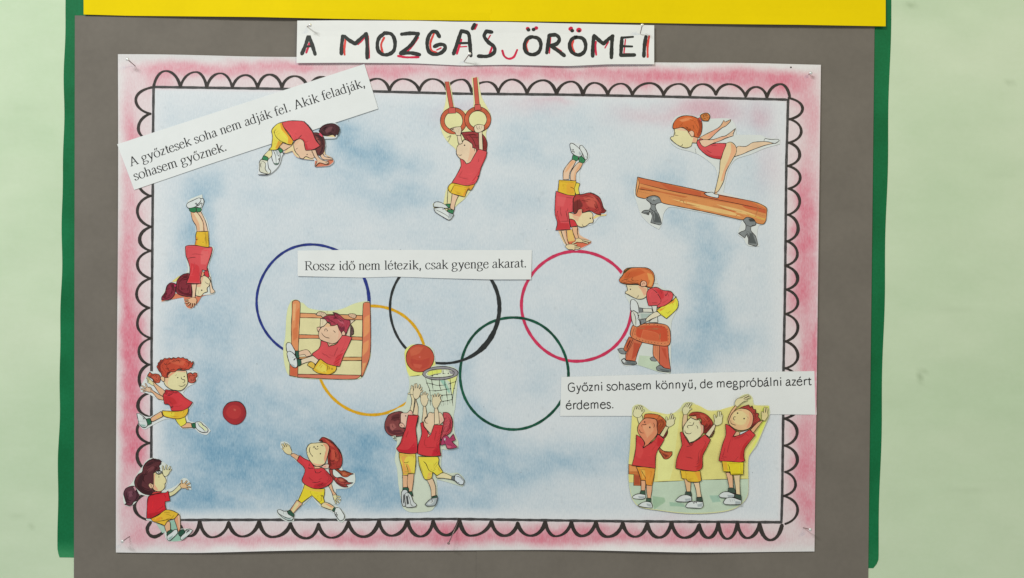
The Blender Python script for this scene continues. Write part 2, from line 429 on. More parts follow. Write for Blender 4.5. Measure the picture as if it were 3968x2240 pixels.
# scallops: cusp, apex, cusp, ...
ARC = [0]
def arcs(seq, m=MARK, w=11.3):
    P = pts(seq)
    for i in range(0, len(P) - 2, 2):
        A, X, B = P[i], P[i + 1], P[i + 2]
        vert = abs(B[1] - A[1]) > abs(B[0] - A[0])
        out = []
        for (c, d0) in ((A, 0), (B, 1)):
            seg = []
            for k in range(13):
                ph = k / 12 * math.pi / 2
                if vert: e = (c[0] + (X[0] - c[0]) * math.sin(ph), c[1] + (X[1] - c[1]) * (1 - math.cos(ph)))
                else: e = (c[0] + (X[0] - c[0]) * (1 - math.cos(ph)), c[1] + (X[1] - c[1]) * math.sin(ph))
                q = k / 12; l = (c[0] + (X[0] - c[0]) * q, c[1] + (X[1] - c[1]) * q)
                mix = 1 - .38 * (1 - q)
                seg.append((e[0] * mix + l[0] * (1 - mix), e[1] * mix + l[1] * (1 - mix)))
            out.append(seg)
        Q = out[0] + out[1][::-1][1:]
        ph = random.random() * 6
        stroke("scallop", Q, w * random.uniform(.92, 1.08), m, None, 0, wf=lambda t, a, b, ph=ph: .60 + .46 * abs(b) + .07 * math.sin(6 * t + ph), rough=.1, d=0.00024 + .000012 * (ARC[0] % 3), sm=False); ARC[0] += 1
arcs("595,336 642,275 699,336 759,279 801,338 854,284 900,340 952,291 998,341 1044,289 1092,338 1142,295 1195,345 1247,298 1300,348 1352,300 1405,348 1462,305 1509,350 1561,306 1625,350 1676,306 1730,347 1790,308 1827,354 1887,317 1931,358 1984,308 2042,362 2105,311 2156,364 2214,316 2259,368 2303,321 2355,366 2406,324 2450,368 2518,322 2571,368 2631,325 2674,368 2722,326 2774,366 2825,326 2889,373 2930,337 2972,376 3025,326 3060,374")
arcs("3057,380 3110,421 3060,462 3105,509 3057,553 3099,600 3053,643 3101,688 3057,731 3099,781 3054,832 3093,886 3050,935 3090,985 3043,1030 3091,1080 3047,1122 3092,1172 3044,1217 3092,1268 3044,1323 3092,1380 3044,1427 3090,1478 3042,1526 3090,1578 3040,1622 3089,1675 3042,1727 3090,1782 3043,1829 3083,1878 3037,1922 3091,1975 3044,2030", w=11)
arcs("586,339 526,387 582,441 536,498 584,545 536,600 584,650 536,705 583,759 532,818 586,879 541,928 584,972 532,1024 584,1079 529,1140 577,1193 532,1255 586,1311 538,1362 577,1413 539,1468 572,1525 534,1572 582,1616 531,1668 579,1717 531,1765 572,1822 530,1868 575,1912 521,1962 566,2013", w=11.5)
stroke("scallop", pts("583,2025 573,2040 571,2056 580,2073 597,2080 614,2075 628,2066"), 13, MARK, n=6)
arcs("700,2040 735,2078 774,2022 822,2082 886,2026 939,2079 1004,2022 1055,2081 1126,2030 1187,2086 1234,2032 1284,2084 1350,2024 1408,2080 1468,2020 1516,2076 1579,2018 1629,2079 1679,2020 1730,2074 1780,2014 1823,2076 1904,2022 1955,2076 2006,2028 2056,2076 2113,2024 2153,2078 2214,2024 2254,2077 2309,2022 2354,2080 2413,2028 2461,2080 2508,2030 2554,2083 2602,2024 2651,2084 2710,2034 2745,2084 2783,2028 2818,2088 2858,2028 2896,2085 2943,2030 2985,2093 3030,2036", w=14)

# the five rings
def ring(cx, cy, rx, ry, w, m, lab, seed, wf=None, d=0.0003):
    r = random.Random(seed); a1, a2 = r.random() * 6, r.random() * 6
    Q = []
    for i in range(140):
        a = 2 * math.pi * i / 140
        k = 1 + .006 * math.sin(3 * a + a1) + .004 * math.sin(5 * a + a2)
        Q.append((cx + rx * k * math.cos(a), cy + ry * k * math.sin(a)))
    p = Part("drawn_ring", poster, PD + d, None, lab); p.ribbon(Q, w, m, 0, .13, True, wf); p.build()
ring(1212, 1166, 218, 218, 9.5, mat((46, 58, 128), 'marker', .5, .2, 90), "blue marker ring", 1, wf=lambda t, a, b: 1.0 + .35 * math.exp(-((min(t, 1 - t)) / .08) ** 2))
ring(1442, 1397, 211, 211, 11, mat((226, 168, 38), 'marker', .6, .15, 300), "yellow crayon ring", 2, d=.00028)
ring(1991, 1447, 210, 217, 10, mat((32, 84, 64), 'marker', .5, .35, 22), "green marker ring", 4, d=.00034)
ring(2236, 1186, 214, 213, 11.5, mat((204, 56, 92), 'marker', .5, .12, 120), "red marker ring", 5, d=.00032)
ring(1722, 1195, 212, 214, 11, mat((52, 54, 54), 'marker', .5, .18, 90), "black marker ring", 3, d=.00038,
     wf=lambda t, a, b: .85 + .55 * math.exp(-((min(t, 1 - t)) / .10) ** 2) + .9 * math.exp(-((t - .115) / .05) ** 2))
p = Part("pin_hole", poster, PD + .0002); p.dot(3065, 261, 3.2, INK); p.build()
r = random.Random(3)
p = Part("pencil_specks", poster, PD + .0002)
for _ in range(26):
    p.dot(r.uniform(640, 3000), r.uniform(420, 1980), r.uniform(0.8, 1.7), mat((128, 130, 134), 'ink'), 6)
o = p.build(); o["kind"] = "stuff"

# ------------------------------------------------------------------ lettering (stroke glyphs on a 100-unit em)
GL = {
'a': (44, ["c 9,35 14,43 22,46 30,42 32,34 32,8 36,1 43,4", "c 31,29 14,23 5,12 9,2 18,0 31,9"]),
'b': (50, ["l 13,68 13,2", "c 13,36 22,45 34,45 44,36 46,22 42,8 30,-1 20,0 13,6", "s 4,66 13,66"]),
'c': (44, ["c 38,36 30,45 20,45 8,36 5,20 10,6 22,-1 32,2 40,11"]),
'd': (50, ["l 38,68 38,0", "c 38,37 30,45 18,45 8,35 4,20 8,6 18,-1 30,1 38,9", "s 29,66 38,66", "s 38,1 47,2"]),
'e': (44, ["c 7,28 38,28 36,38 26,46 14,43 6,32 4,20 9,6 20,-1 32,2 40,12"]),
'f': (33, ["c 38,64 31,68 22,66 16,58 15,48 15,0", "x 4,44 30,44", "s 6,1 26,1"]),
'g': (50, ["c 24,46 12,42 8,30 14,19 24,16 34,20 38,31 34,42 24,46", "c 15,18 9,10 14,3 34,1 44,-5 42,-14 28,-21 12,-20 4,-13 8,-4 16,2", "s 36,42 48,42"]),
'h': (50, ["l 12,68 12,0", "c 12,34 22,44 32,45 38,38 38,0", "s 4,66 12,66", "s 4,1 21,1", "s 30,1 47,1"]),
'i': (28, ["l 14,45 14,0", "d 14,62", "s 5,43 14,43", "s 5,1 24,1"]),
'j': (28, ["c 16,45 16,-8 12,-18 2,-20", "d 15,62", "s 6,43 16,43"]),
'k': (50, ["l 12,68 12,0", "l 41,44 13,19", "l 21,27 44,0", "s 4,66 12,66", "s 4,1 21,1", "s 36,1 51,1", "s 33,44 49,44"]),
'l': (28, ["l 14,68 14,0", "s 4,66 14,66", "s 5,1 24,1"]),
'm': (78, ["l 12,45 12,0", "c 12,34 22,44 31,45 37,38 37,0", "c 37,34 48,44 57,45 63,38 63,0", "s 3,43 12,43", "s 4,1 21,1", "s 29,1 46,1", "s 55,1 73,1"]),
'n': (50, ["l 12,45 12,0", "c 12,34 22,44 32,45 38,38 38,0", "s 3,43 12,43", "s 4,1 21,1", "s 30,1 47,1"]),
'o': (50, ["o 25,46 11,41 4,23 11,5 25,-1 39,5 46,23 39,41"]),
'p': (50, ["l 12,45 12,-21", "c 12,37 22,45 34,45 44,36 46,22 42,8 30,-1 20,0 12,6", "s 3,43 12,43", "s 4,-20 24,-20"]),
'r': (33, ["l 12,45 12,0", "c 12,30 18,40 26,45 34,42", "s 3,43 12,43", "s 4,1 24,1"]),
's': (39, ["c 32,35 28,43 18,46 9,42 7,33 14,26 26,19 33,12 30,3 18,-1 9,1 5,10"]),
't': (28, ["c 14,58 14,8 18,1 28,4", "x 3,44 27,44"]),
'u': (50, ["c 12,45 12,10 18,1 28,1 38,9", "l 38,45 38,0", "s 3,43 12,43", "s 28,43 38,43", "s 38,1 47,1"]),
'y': (50, ["l 9,45 27,3", "c 43,45 27,3 18,-17 5,-19", "s 1,44 18,44", "s 34,44 49,44"]),
'z': (44, ["x 6,43 38,43", "L 38,43 6,2", "x 6,2 39,2"]),
'A': (72, ["l 12,0 36,67", "l 36,67 61,0", "x 21,24 51,24", "s 3,1 22,1", "s 50,1 71,1"]),
'R': (67, ["l 16,66 16,0", "c 16,65 36,66 50,60 50,44 38,36 16,35", "l 32,35 60,0", "s 4,65 20,65", "s 5,1 28,1", "s 55,1 67,1"]),
'G': (72, ["c 60,56 46,65 28,64 12,52 8,32 12,12 28,-1 46,0 60,8 60,32 38,32"]),
'.': (25, ["d 12,4"]), ',': (25, ["d 12,4", "l 15,3 8,-13"]), ' ': (25, []),
}
ACC = {'á': ('a', ["l 20,55 31,68"]), 'é': ('e', ["l 20,55 31,68"]), 'ó': ('o', ["l 22,55 33,68"]),
       'ő': ('o', ["l 17,54 25,67", "l 30,54 39,67"]), 'ű': ('u', ["l 17,54 25,67", "l 30,54 39,67"]), 'ö': ('o', ["d 15,60", "d 34,60"])}
SANS = {'a': 48, 'b': 53, 'c': 42, 'd': 53, 'e': 50, 'f': 31, 'g': 49, 'h': 53, 'i': 25, 'j': 24, 'k': 47, 'l': 25, 'm': 80, 'n': 53, 'o': 53, 'p': 53, 'r': 35,
        's': 39, 't': 34, 'u': 53, 'y': 46, 'z': 40, 'G': 66, '.': 25, ',': 25, ' ': 23}
TXT = mat((44, 44, 44), 'ink', .6, .15, 200)
def text_line(txt, u0, v0, u1, v1, parent, depth, df, serif=True, hs=1.0, bend=0.0):
    adv = lambda ch: (GL[ACC[ch][0] if ch in ACC else ch][0] if serif else SANS[ACC[ch][0] if ch in ACC else ch])
    total = sum(adv(c) for c in txt) - 8
    L = math.dist((u0, v0), (u1, v1)); k = L / total; dx, dy = (u1 - u0) / L, (v1 - v0) / L
    kh = k * hs; x = 0
    part = None; word = ""
    def flush():
        nonlocal part
        if part: part.label = 'printed word "%s"' % word; part.build(); part = None
    for ch in txt:
        if ch == ' ': flush(); word = ""; x += adv(ch); continue
        if part is None: part = Part("printed_word", parent, depth, df)
        word += ch
        base, extra = (ACC[ch][0], ACC[ch][1]) if ch in ACC else (ch, [])
        g0 = GL[base]; sx = adv(ch) / g0[0]
        def M(px, py):
            a = (x + px * sx) * k; b = py * kh
            bb = bend * math.sin(math.pi * min(1, max(0, a / L)))
            return (u0 + dx * a + dy * b, v0 + dy * a - dx * b + bb)
        for st in g0[1] + extra:
            kind, P = st[0], pts(st[2:])
            if base == 'y' and kind == 's' and not serif: continue
            if kind == 's' and not serif: continue
            if kind == 'd':
                c = M(*P[0]); part.dot(c[0], c[1], (5.6 if serif else 5.4) * k, TXT, 10); continue
            Q = [M(*q) for q in P]
            cl = kind == 'o'
            if kind in 'co': Q = smooth(Q, cl, 6)
            elif len(Q) == 2: Q = dense(Q, 12)
            if kind == 's': part.ribbon(Q, 3.4 * k, TXT, 0, 0)
            elif not serif: part.ribbon(Q, 8.4 * k, TXT, 0, 0, cl)
            elif kind == 'L': part.ribbon(Q, 8.2 * k, TXT, 0, 0)
            elif kind == 'x': part.ribbon(Q, 4.2 * k, TXT, 0, 0)
            else:
                nx, ny = math.cos(math.radians(9)), math.sin(math.radians(9))
                def wf(t, a, b):
                    # direction in the line's own frame
                    p, q = a * dx + b * dy, -(-a * dy + b * dx)
                    c = abs(p * ny - q * nx)
                    return 0.38 + 0.62 * c * c
                part.ribbon(Q, 9.2 * k, TXT, 0, 0, cl, wf)
        x += adv(ch)
    flush()

WHITE = mat((224, 225, 224), 'paper', .8, .02, 12)
def wav(amp, wl, ph, sl=0.0):
    return lambda u, v: amp * (0.5 + 0.5 * math.sin(u / wl + ph)) + sl * v
s1 = thing("quote_strip", "slanted white strip printed \"A győztesek soha nem adják fel...\" at top left", "paper strip", 950, 500, PD, "printed white paper strips")
f1 = lambda u, v: 0.00022 * (1 + math.sin((u + v) / 240))
sheet("paper", s1, pts("454,559 1412,248"), pts("520,736 800,640 1130,531 1465,421"), WHITE, PD + .0008, f1, .00025, 40, 6)
text_line("A győztesek soha nem adják fel. Akik feladják,", 505, 646, 1414, 336, s1, PD + .00084, f1, True, 1.03, -4)
text_line("sohasem győznek.", 522, 700, 878, 583, s1, PD + .00084, f1, True, 1.03)
s2 = thing("quote_strip", "white paper strip printed \"Rossz idő nem létezik, csak gyenge akarat.\" across the rings", "paper strip", 1600, 1025, PD, "printed white paper strips")
f2 = lambda u, v: 0.0005 * (1 + math.sin(u / 150 + 1.2)) * min(1, max(0.15, (v - 985) / 70))
sheet("paper", s2, pts("1153,971 1400,968 1735,969 2061,969"), pts("1153,1070 1400,1076 1530,1072 1700,1078 1900,1083 2058,1083"), WHITE, PD + .0008, f2, .00025, 40, 6)
text_line("Rossz idő nem létezik, csak gyenge akarat.", 1179, 1047, 2038, 1036, s2, PD + .00085, f2, True, 1.03, 2)
s3 = thing("quote_strip", "white strip printed \"Győzni sohasem könnyű...\" above the three children", "paper strip", 2670, 1525, PD, "printed white paper strips")
f3 = lambda u, v: 0.00018 * (1 + math.sin(u / 210 + 2.0))
sheet("paper", s3, pts("2175,1461 2500,1452 2800,1443 3159,1438"), pts("2170,1612 2500,1612 2900,1605 3165,1607"), WHITE, PD + .0008, f3, .00025, 40, 6)
text_line("Győzni sohasem könnyű, de megpróbálni azért", 2199, 1517, 3141, 1492, s3, PD + .00084, f3, False, 1.0, 0)
text_line("érdemes.", 2192, 1586, 2377, 1582, s3, PD + .00084, f3, False, 1.02)

# ------------------------------------------------------------------ title
title = thing("title_strip", "white paper strip with the hand-lettered title A MOZGÁS ÖRÖMEI pinned above the poster", "title strip", 1840, 170, PD)
ft = lambda u, v: 0.0008 * (1 + math.sin(u / 170 + .5)) * min(1.0, max(.1, (v - 120) / 110)) + 0.0005 * (1 + math.sin(u / 120 + 4)) * min(1.0, max(0, (130 - v) / 40))
sheet("paper", title, pts("1152,80 1300,79 1600,80 1760,84 1960,85 2200,91 2535,98"), pts("1149,244 1350,243 1600,245 1790,254 1960,251 2200,256 2360,249 2535,249"), mat((228, 227, 224), 'paper', .8, .02, 12), PD + .0018, ft, .00025, 60, 8)
BLK = mat((52, 53, 50), 'marker', .5, .2, 90); RED = mat((206, 42, 74), 'marker', .5, .15, 90); ORG = mat((226, 74, 66), 'marker', .5, .2, 90)
def TT(s): return [(1120 + a / 1.7644, 60 + b / 1.7644) for a, b in pts(s)]
def letter(lab, reds, blacks, dots=()):
    p = Part("marker_letter", title, PD + .00185, ft, 'marker letter "%s"' % lab)
    for s in reds:
        w = 8.5; m = RED
        if s[0] == 'o': m = ORG; s = s[1:]
        if s[0] == 't': w = 5.5; s = s[1:]
        p.ribbon(smooth(TT(s), False, 6), w, m, 0, .15)
    p.step(.00001)
    for s in blacks:
        w = 14.6
        if s[0] == 't': w = 8.5; s = s[1:]
        p.ribbon(smooth(TT(s), False, 6), w, BLK, 0, .14)
    for (x, y, c, rr) in dots:
        p.step(.000004); q = TT("%g,%g" % (x, y))[0]; p.dot(q[0], q[1], rr, RED if c == 'r' else BLK, 10, rr * .9)
    p.build()
letter("A", ["118,254 140,190"], ["88,262 108,215 135,138", "135,138 158,200 178,264", "t108,214 164,208"])
letter("M", ["o380,268 378,228 386,165", "472,196 500,168 518,140", "t549,290 547,235 541,140"], ["358,262 360,200 370,132", "370,132 405,165 452,194", "452,194 490,158 528,124", "528,124 534,200 534,290"])
letter("O", ["o650,152 630,200 640,255"], ["650,120 700,128 724,178 716,240 680,266 640,266 610,240 604,190 618,150 648,126"])
letter("Z", ["882,150 845,205 795,258", "745,277 800,286 886,285"], ["770,128 830,122 884,124", "884,124 840,195 762,260", "762,260 830,256 892,268"])
letter("G", ["o990,125 966,190 975,240 1008,255", "t1010,236 1040,222"], ["1028,145 1008,114 982,110 956,140 944,195 958,248 1000,266 1045,252 1068,222 1060,202 1030,198 994,212"])
letter("Á", ["1148,262 1178,165", "t1150,216 1215,212", "1270,92 1284,62"], ["1125,262 1150,190 1178,105", "1180,106 1225,122 1236,190 1243,275", "t1142,190 1232,188", "1254,90 1268,62"])
letter("S", ["t1378,132 1360,165", "1392,205 1372,262"], ["1386,114 1350,108 1334,140 1362,182 1402,214 1404,250 1360,278 1295,278"])
letter("smile", ["1458,240 1472,278 1502,296 1536,284 1560,236"], [])
letter("Ö", ["o1638,160 1622,200 1632,255"], ["1660,146 1704,158 1722,198 1708,248 1664,268 1622,250 1610,200 1628,160 1658,146"], [(1632, 90, 'r', 8), (1690, 86, 'r', 8), (1637, 98, 'b', 8), (1672, 96, 'b', 8)])
letter("R", ["t1788,150 1780,258", "t1808,208 1862,244"], ["1762,255 1772,190 1778,136", "1778,136 1826,134 1848,160 1832,192 1790,206", "1790,206 1836,240 1882,274"])
letter("Ö", ["o1944,168 1936,210 1952,258"], ["1962,148 2008,158 2028,200 2018,248 1980,270 1934,250 1918,200 1934,162 1962,148"], [(1925, 92, 'r', 9), (1928, 88, 'r', 8), (1982, 100, 'r', 11), (1936, 104, 'b', 8), (1984, 106, 'b', 6)])
letter("M", ["2100,268 2094,215 2098,180", "t2160,222 2184,180"], ["2076,278 2078,200 2086,138", "2086,138 2120,170 2150,194", "2150,194 2186,160 2214,140", "2210,142 2206,220 2204,288"])
letter("E", ["t2300,165 2290,255", "t2290,262 2330,262"], ["2276,154 2272,215 2268,272", "t2278,152 2352,146", "t2276,210 2346,212", "2268,272 2362,270"])
letter("I", ["o2452,284 2452,210 2462,142"], ["2426,278 2430,210 2440,146"])

# ------------------------------------------------------------------ pins
STEEL = bpy.data.materials.new("steel"); STEEL.use_nodes = True
b_ = STEEL.node_tree.nodes["Principled BSDF"]; b_.inputs["Metallic"].default_value = .55; b_.inputs["Roughness"].default_value = .3; b_.inputs["Base Color"].default_value = (.9, .89, .88, 1)
SHAFT = bpy.data.materials.new("pin_shaft_steel"); SHAFT.use_nodes = True
b_ = SHAFT.node_tree.nodes["Principled BSDF"]; b_.inputs["Metallic"].default_value = .6; b_.inputs["Roughness"].default_value = .4; b_.inputs["Base Color"].default_value = (.30, .22, .21, 1)
def cyl(name, a, b, r0, r1, m, parent, seg=10):
    a, b = Vector(a), Vector(b); d = (b - a).normalized(); x = d.orthogonal().normalized(); y = d.cross(x)
    v, f = [], []
    for c, r in ((a, r0), (b, r1)):
        for i in range(seg):
            t = 2 * math.pi * i / seg; v.append(tuple(c + (x * math.cos(t) + y * math.sin(t)) * r))
    for i in range(seg): j = (i + 1) % seg; f.append((i, j, seg + j, seg + i))
    f.append(tuple(range(seg))[::-1]); f.append(tuple(range(seg, 2 * seg)))
    me = bpy.data.meshes.new(name); me.from_pydata(v, [], f); me.materials.append(m); me.update()
    for p in me.polygons: p.use_smooth = len(p.vertices) == 4
    o = bpy.data.objects.new(name, me); col.objects.link(o); o.parent = parent; o.location = -Vector(parent.location); return o
def ball(name, c, r, m, parent, squash=.75, axis=None):
    v, f = [], []; c = Vector(c); ax = (axis or Vector((0, -1, 0))).normalized(); x = ax.orthogonal().normalized(); y = ax.cross(x)
    A, B = 8, 14
    for i in range(A + 1):
        ph = math.pi * i / A
        for j in range(B):
            t = 2 * math.pi * j / B
            v.append(tuple(c + (x * math.cos(t) + y * math.sin(t)) * r * math.sin(ph) + ax * r * squash * math.cos(ph)))
    for i in range(A):
        for j in range(B): k = (j + 1) % B; f.append((i * B + j, (i + 1) * B + j, (i + 1) * B + k, i * B + k))
    me = bpy.data.meshes.new(name); me.from_pydata(v, [], f); me.materials.append(m); me.update()
    for p in me.polygons: p.use_smooth = True
    o = bpy.data.objects.new(name, me); col.objects.link(o); o.parent = parent; o.location = -Vector(parent.location); return o
for (hu, hv, tu, tv, h, base, lab) in (
    (494, 230, 523, 255, .014, PD, "round-headed steel pin at the poster's top left corner"),
    (3142, 283, 3134, 288, .006, PD, "round-headed steel pin at the poster's top right corner"),
    (474, 2098, 502, 2079, .014, PD, "round-headed steel pin at the poster's bottom left corner"),
    (3140, 2052, 3113, 2045, .012, PD, "round-headed steel pin at the poster's bottom right corner"),
    (1738, 2106, 1776, 2022, .014, PD, "steel pin stuck slantwise in the bottom scallops at mid-poster"),
    (1202, 98, 1190, 103, .010, PD + .003, "round-headed steel pin above the letter A of the title strip"),
    (1820, 208, 1798, 239, .013, PD + .003, "round-headed steel pin at the foot of the title's letter Á"),
    (2489, 97, 2481, 131, .013, PD + .003, "round-headed steel pin above the last letter I of the title strip")):
    hp, tp = to3(hu, hv, base + h), to3(tu, tv, base)
    t = thing("pin", lab, "pin", tu, tv, base, "steel pins")
    ax = Vector(hp) - Vector(tp)
    cyl("shaft", tp, hp, .00055, .00075, SHAFT, t)
    ball("head", hp, .0024 if "mid-poster" not in lab else .0021, STEEL if "mid-poster" not in lab else SHAFT, t, .7, ax)

# ------------------------------------------------------------------ cut-out drawings
R1 = (214, 84, 88); R2 = (207, 62, 68); RS = (196, 60, 66); RD = (168, 44, 52)
Y1 = (226, 208, 84); Y2 = (228, 200, 50); YG = (226, 182, 58); YO = (226, 156, 58)
SK = (226, 190, 160); SL = (222, 212, 162); SP = (224, 160, 122); SKP = (224, 176, 138)
HB = (74, 46, 48); HM = (118, 58, 60); HMD = (84, 44, 44); HR = (176, 70, 56); HRD = (122, 48, 44); HO = (206, 104, 58); HOD = (166, 74, 46); HP = (172, 66, 82)
WH = (214, 218, 216); WG = (168, 176, 178); GS = (62, 130, 88); GD = (54, 92, 74)
PW = (213, 216, 217); PY = (222, 217, 164); PG = (200, 212, 190)
WD = (216, 142, 92); WDD = (198, 104, 70); GR = (132, 136, 136); GRD = (88, 92, 92)
PINKT = (216, 82, 104); FL = (214, 126, 96); BLKI = (44, 42, 42)

class Fig:
    def __init__(self, name, label, u, v, d, origin, cat="paper cutout"):
        self.x0, self.y0, self.k = origin
        self.t = thing(name, label, cat, u, v, PD + d, "children's exercise drawings cut out and glued on")
        self.d = PD + d; self.cur = None; self.out = None; self.iw = 2.3
    def T(self, s): return [(self.x0 + a / self.k, self.y0 + b / self.k) for a, b in pts(s)]
    def end(self):
        if self.cur:
            if self.cur.name in ("hair", "ponytail", "braid", "hair_bunch", "hair_bun", "hair_back"): self.strands(self.poly, self.base, 26, .62, 1.5)
            elif self.cur.name in ("shirt", "shorts", "leotard", "buck_body", "beam"): self.strands(self.poly, self.base, 9, .84, 2.6)
            if self.out: self.cur.step(.000005); self.cur.ribbon(*self.out)
            self.cur.build(); self.d = self.cur.d + .000006; self.cur = None
    def paper(self, c, s):
        self.end(); p = Part("paper", self.t, self.d)
        p.fill(smooth(self.T(s), True, 4), mat(c, 'paper', .8, .03, 40), .0003); p.build(); self.d += .00001
    def p(self, name, c, s, ink=1.0, sm=True, label=None, icol=INK):
        self.end(); p = Part(name, self.t, self.d, None, label)
        Q = smooth(self.T(s), True, 5) if sm else self.T(s)
        p.fill(Q, mat(c, 'print')); p.step()
        self.out = (Q, self.iw * ink, icol, 0, .32, True) if ink else None
        self.base = c; self.cur = p; self.poly = Q
    def s(self, c, s):
        """a patch of another tone inside the last piece, with a softer rim"""
        p = self.cur; Q = smooth(self.T(s), True, 4)
        mid = tuple((a + b) // 2 for a, b in zip(c, self.base))
        cx = sum(q[0] for q in Q) / len(Q); cy = sum(q[1] for q in Q) / len(Q)
        p.fill(Q, mat(mid, 'print')); p.step(.000003)
        R = []
        for x, y in Q:
            l = math.hypot(x - cx, y - cy) or 1; k = max(.55, 1 - 2.6 / l); R.append((cx + (x - cx) * k, cy + (y - cy) * k))
        p.fill(R, mat(c, 'print')); p.step(.000003)
    def strands(self, Q, base, n, dark, w):
        """brush lines that follow the outline, as the watercolour illustration has them"""
        cx = sum(q[0] for q in Q) / len(Q); cy = sum(q[1] for q in Q) / len(Q); m = len(Q)
        def inside(x, y):
            r = False
            for i in range(m):
                (x1, y1), (x2, y2) = Q[i], Q[i - 1]
                if (y1 > y) != (y2 > y) and x < (x2 - x1) * (y - y1) / (y2 - y1) + x1: r = not r
            return r
        for _ in range(n):
            k = random.uniform(.35, .93); i0 = random.randrange(m); ln = int(m * random.uniform(.06, .2)) + 2
            kk = k * random.uniform(.9, 1.05); P = []
            for j in range(ln):
                q = Q[(i0 + j) % m]; z = k + (kk - k) * j / ln
                t = (cx + (q[0] - cx) * z, cy + (q[1] - cy) * z)
                if not inside(*t): break
                P.append(t)
            if len(P) > 2:
                f = random.choice((dark, dark, dark * 1.12, 1.14 if dark < .8 else 1.07))
                c = tuple(int(max(20, min(236, v * f)) // 4 * 4) for v in base)
                self.cur.ribbon(P, w * random.uniform(.6, 1.3), mat(c, 'print'), .9, .3)
    def hand(self, c, palm, fingers, w):
        """palm and five fingers as one inked shape"""
        self.end(); p = Part("hand", self.t, self.d); m = mat(c, 'print'); w = w / self.k; e = self.iw * .62
        Q = smooth(self.T(palm), True, 4)
        p.ribbon(Q, e * 2, INK, 0, .2, True)
        for f in fingers.split(';'):
            P = dense(self.T(f.strip()), 4)
            for ww, mm in ((w + 2 * e, INK), (w, m)):
                p.ribbon(P, ww, mm, 0, .06)
                p.dot(P[-1][0], P[-1][1], ww * .48, mm, 10); p.step()
        p.fill(Q, m); p.step()
        self.out = None; self.base = c; self.poly = Q; self.cur = p
    def l(self, s, w=.85, c=None):
        self.cur.ribbon(smooth(self.T(s), False, 5), self.iw * w, c or INK, .7, .25)
    def ls(self, w, *ss):
        for s in ss: self.l(s, w)
    def o(self, x, y, r, c=None):
        p = self.cur; p.dot(self.x0 + x / self.k, self.y0 + y / self.k, r / self.k, c or INK); p.step(.000003)

# --- girl in a bridge, top left
F = Fig("bending_girl_cutout", "dark-haired girl bending backwards onto her hands, paper cut-out by the slanted strip", 1160, 570, .0017, (960, 420, 4.8475))
F.paper(PW, "445,395 500,310 640,245 800,228 1050,238 1150,310 1225,430 1330,430 1375,345 1470,290 1640,270 1728,370 1690,500 1650,560 1445,572 1462,700 1445,870 1612,960 1606,1020 1520,1080 1258,1098 1250,970 1050,952 900,905 830,790 740,790 650,880 605,1030 540,1130 395,1240 190,1248 208,1000 295,870 395,790 440,680")
F.p("mat", FL, "1255,1092 1265,980 1380,1000 1600,958 1612,1000 1520,1074 1280,1096", 0, label="orange floor patch under the hands")
F.s((228, 206, 160), "860,630 760,740 680,820 700,840 830,790 900,900 1050,950 1240,965 1200,900 900,780")
F.s((228, 214, 160), "1425,520 1640,545 1640,525 1590,500")
F.s((228, 206, 160), "1440,760 1455,880 1600,930 1420,860")
F.p("leg", SK, "575,720 680,645 800,690 862,625 830,700 670,802 640,760")
F.p("sock", GS, "560,770 612,742 668,792 640,830 600,840")
F.l("668,792 655,815 680,860", 1.6)
F.p("shoe", WH, "448,790 480,766 558,772 602,832 608,930 590,1000 570,1050 520,1062 488,1030 452,930")
F.s(WG, "510,775 560,790 590,850 545,900")
F.s(GD, "490,1020 530,1032 580,1020 562,1056 512,1060")
F.ls(.9, "478,785 512,860 528,930 535,1040", "602,870 570,890 592,905", "605,930 572,955 590,970 610,945")
F.p("leg", SL, "395,790 450,782 456,880 388,955 340,920 305,880", .9)
F.p("sock", GS, "300,882 340,900 384,930 370,992 262,955")
F.l("330,900 322,960", .7)
F.p("shoe", (212, 210, 190), "222,1005 250,962 372,985 392,1120 432,1180 412,1228 380,1232 232,1190 220,1100")
F.s(WH, "330,1040 372,990 390,1120 425,1180 400,1222 332,1140"); F.ls(.9, "250,985 312,1010 338,1060 328,1140 382,1222", "255,1015 240,1060 252,1115")
F.l("190,1243 330,1246 400,1232", 1.3)
F.p("head", SK, "868,650 915,595 995,568 1060,610 1090,790 1210,790 1262,925 1180,938 1090,905 1040,942 985,932 960,888 900,822 868,740")
F.s((222, 180, 150), "875,660 940,590 1000,575 960,640 890,700")
F.ls(.8, "900,778 918,755 945,745", "1178,858 1195,900"); F.o(1115, 868, 11)
F.p("hair", (112, 62, 60), "1205,460 1300,455 1400,508 1442,600 1446,720 1418,830 1342,890 1292,850 1262,770 1360,700 1290,600")
F.s(HB, "1222,468 1330,468 1420,560 1436,700 1400,830 1345,880 1390,740 1380,620 1300,520")
F.s((150, 88, 80), "1270,560 1300,540 1360,640 1350,680"); F.ls(.8, "1240,480 1290,530", "1300,480 1350,560", "1345,500 1395,590", "1290,850 1320,780", "1330,885 1370,800")
F.p("ponytail", (82, 50, 54), "1338,432 1380,350 1470,300 1622,290 1722,368 1692,500 1655,488 1645,528 1592,490 1500,512 1405,500")
F.s((112, 72, 76), "1440,420 1520,350 1600,340 1560,430 1470,470"); F.s(HB, "1620,300 1720,370 1690,490 1620,480 1660,400")
F.p("hair_tie", PINKT, "1335,472 1360,455 1412,518 1400,542 1350,505", .5)
F.p("arm", SK, "1360,885 1408,848 1450,905 1592,940 1602,966 1430,962 1388,940")
F.p("shorts", Y1, "642,262 560,290 482,360 448,420 465,520 455,650 440,730 392,770 455,782 550,772 605,700 672,640 740,672 822,685 852,610 700,400")
F.s(YO, "605,275 642,268 690,370 848,600 815,680 752,660 762,560 690,460 630,390"); F.s(YO, "575,600 655,645 545,768 515,745")
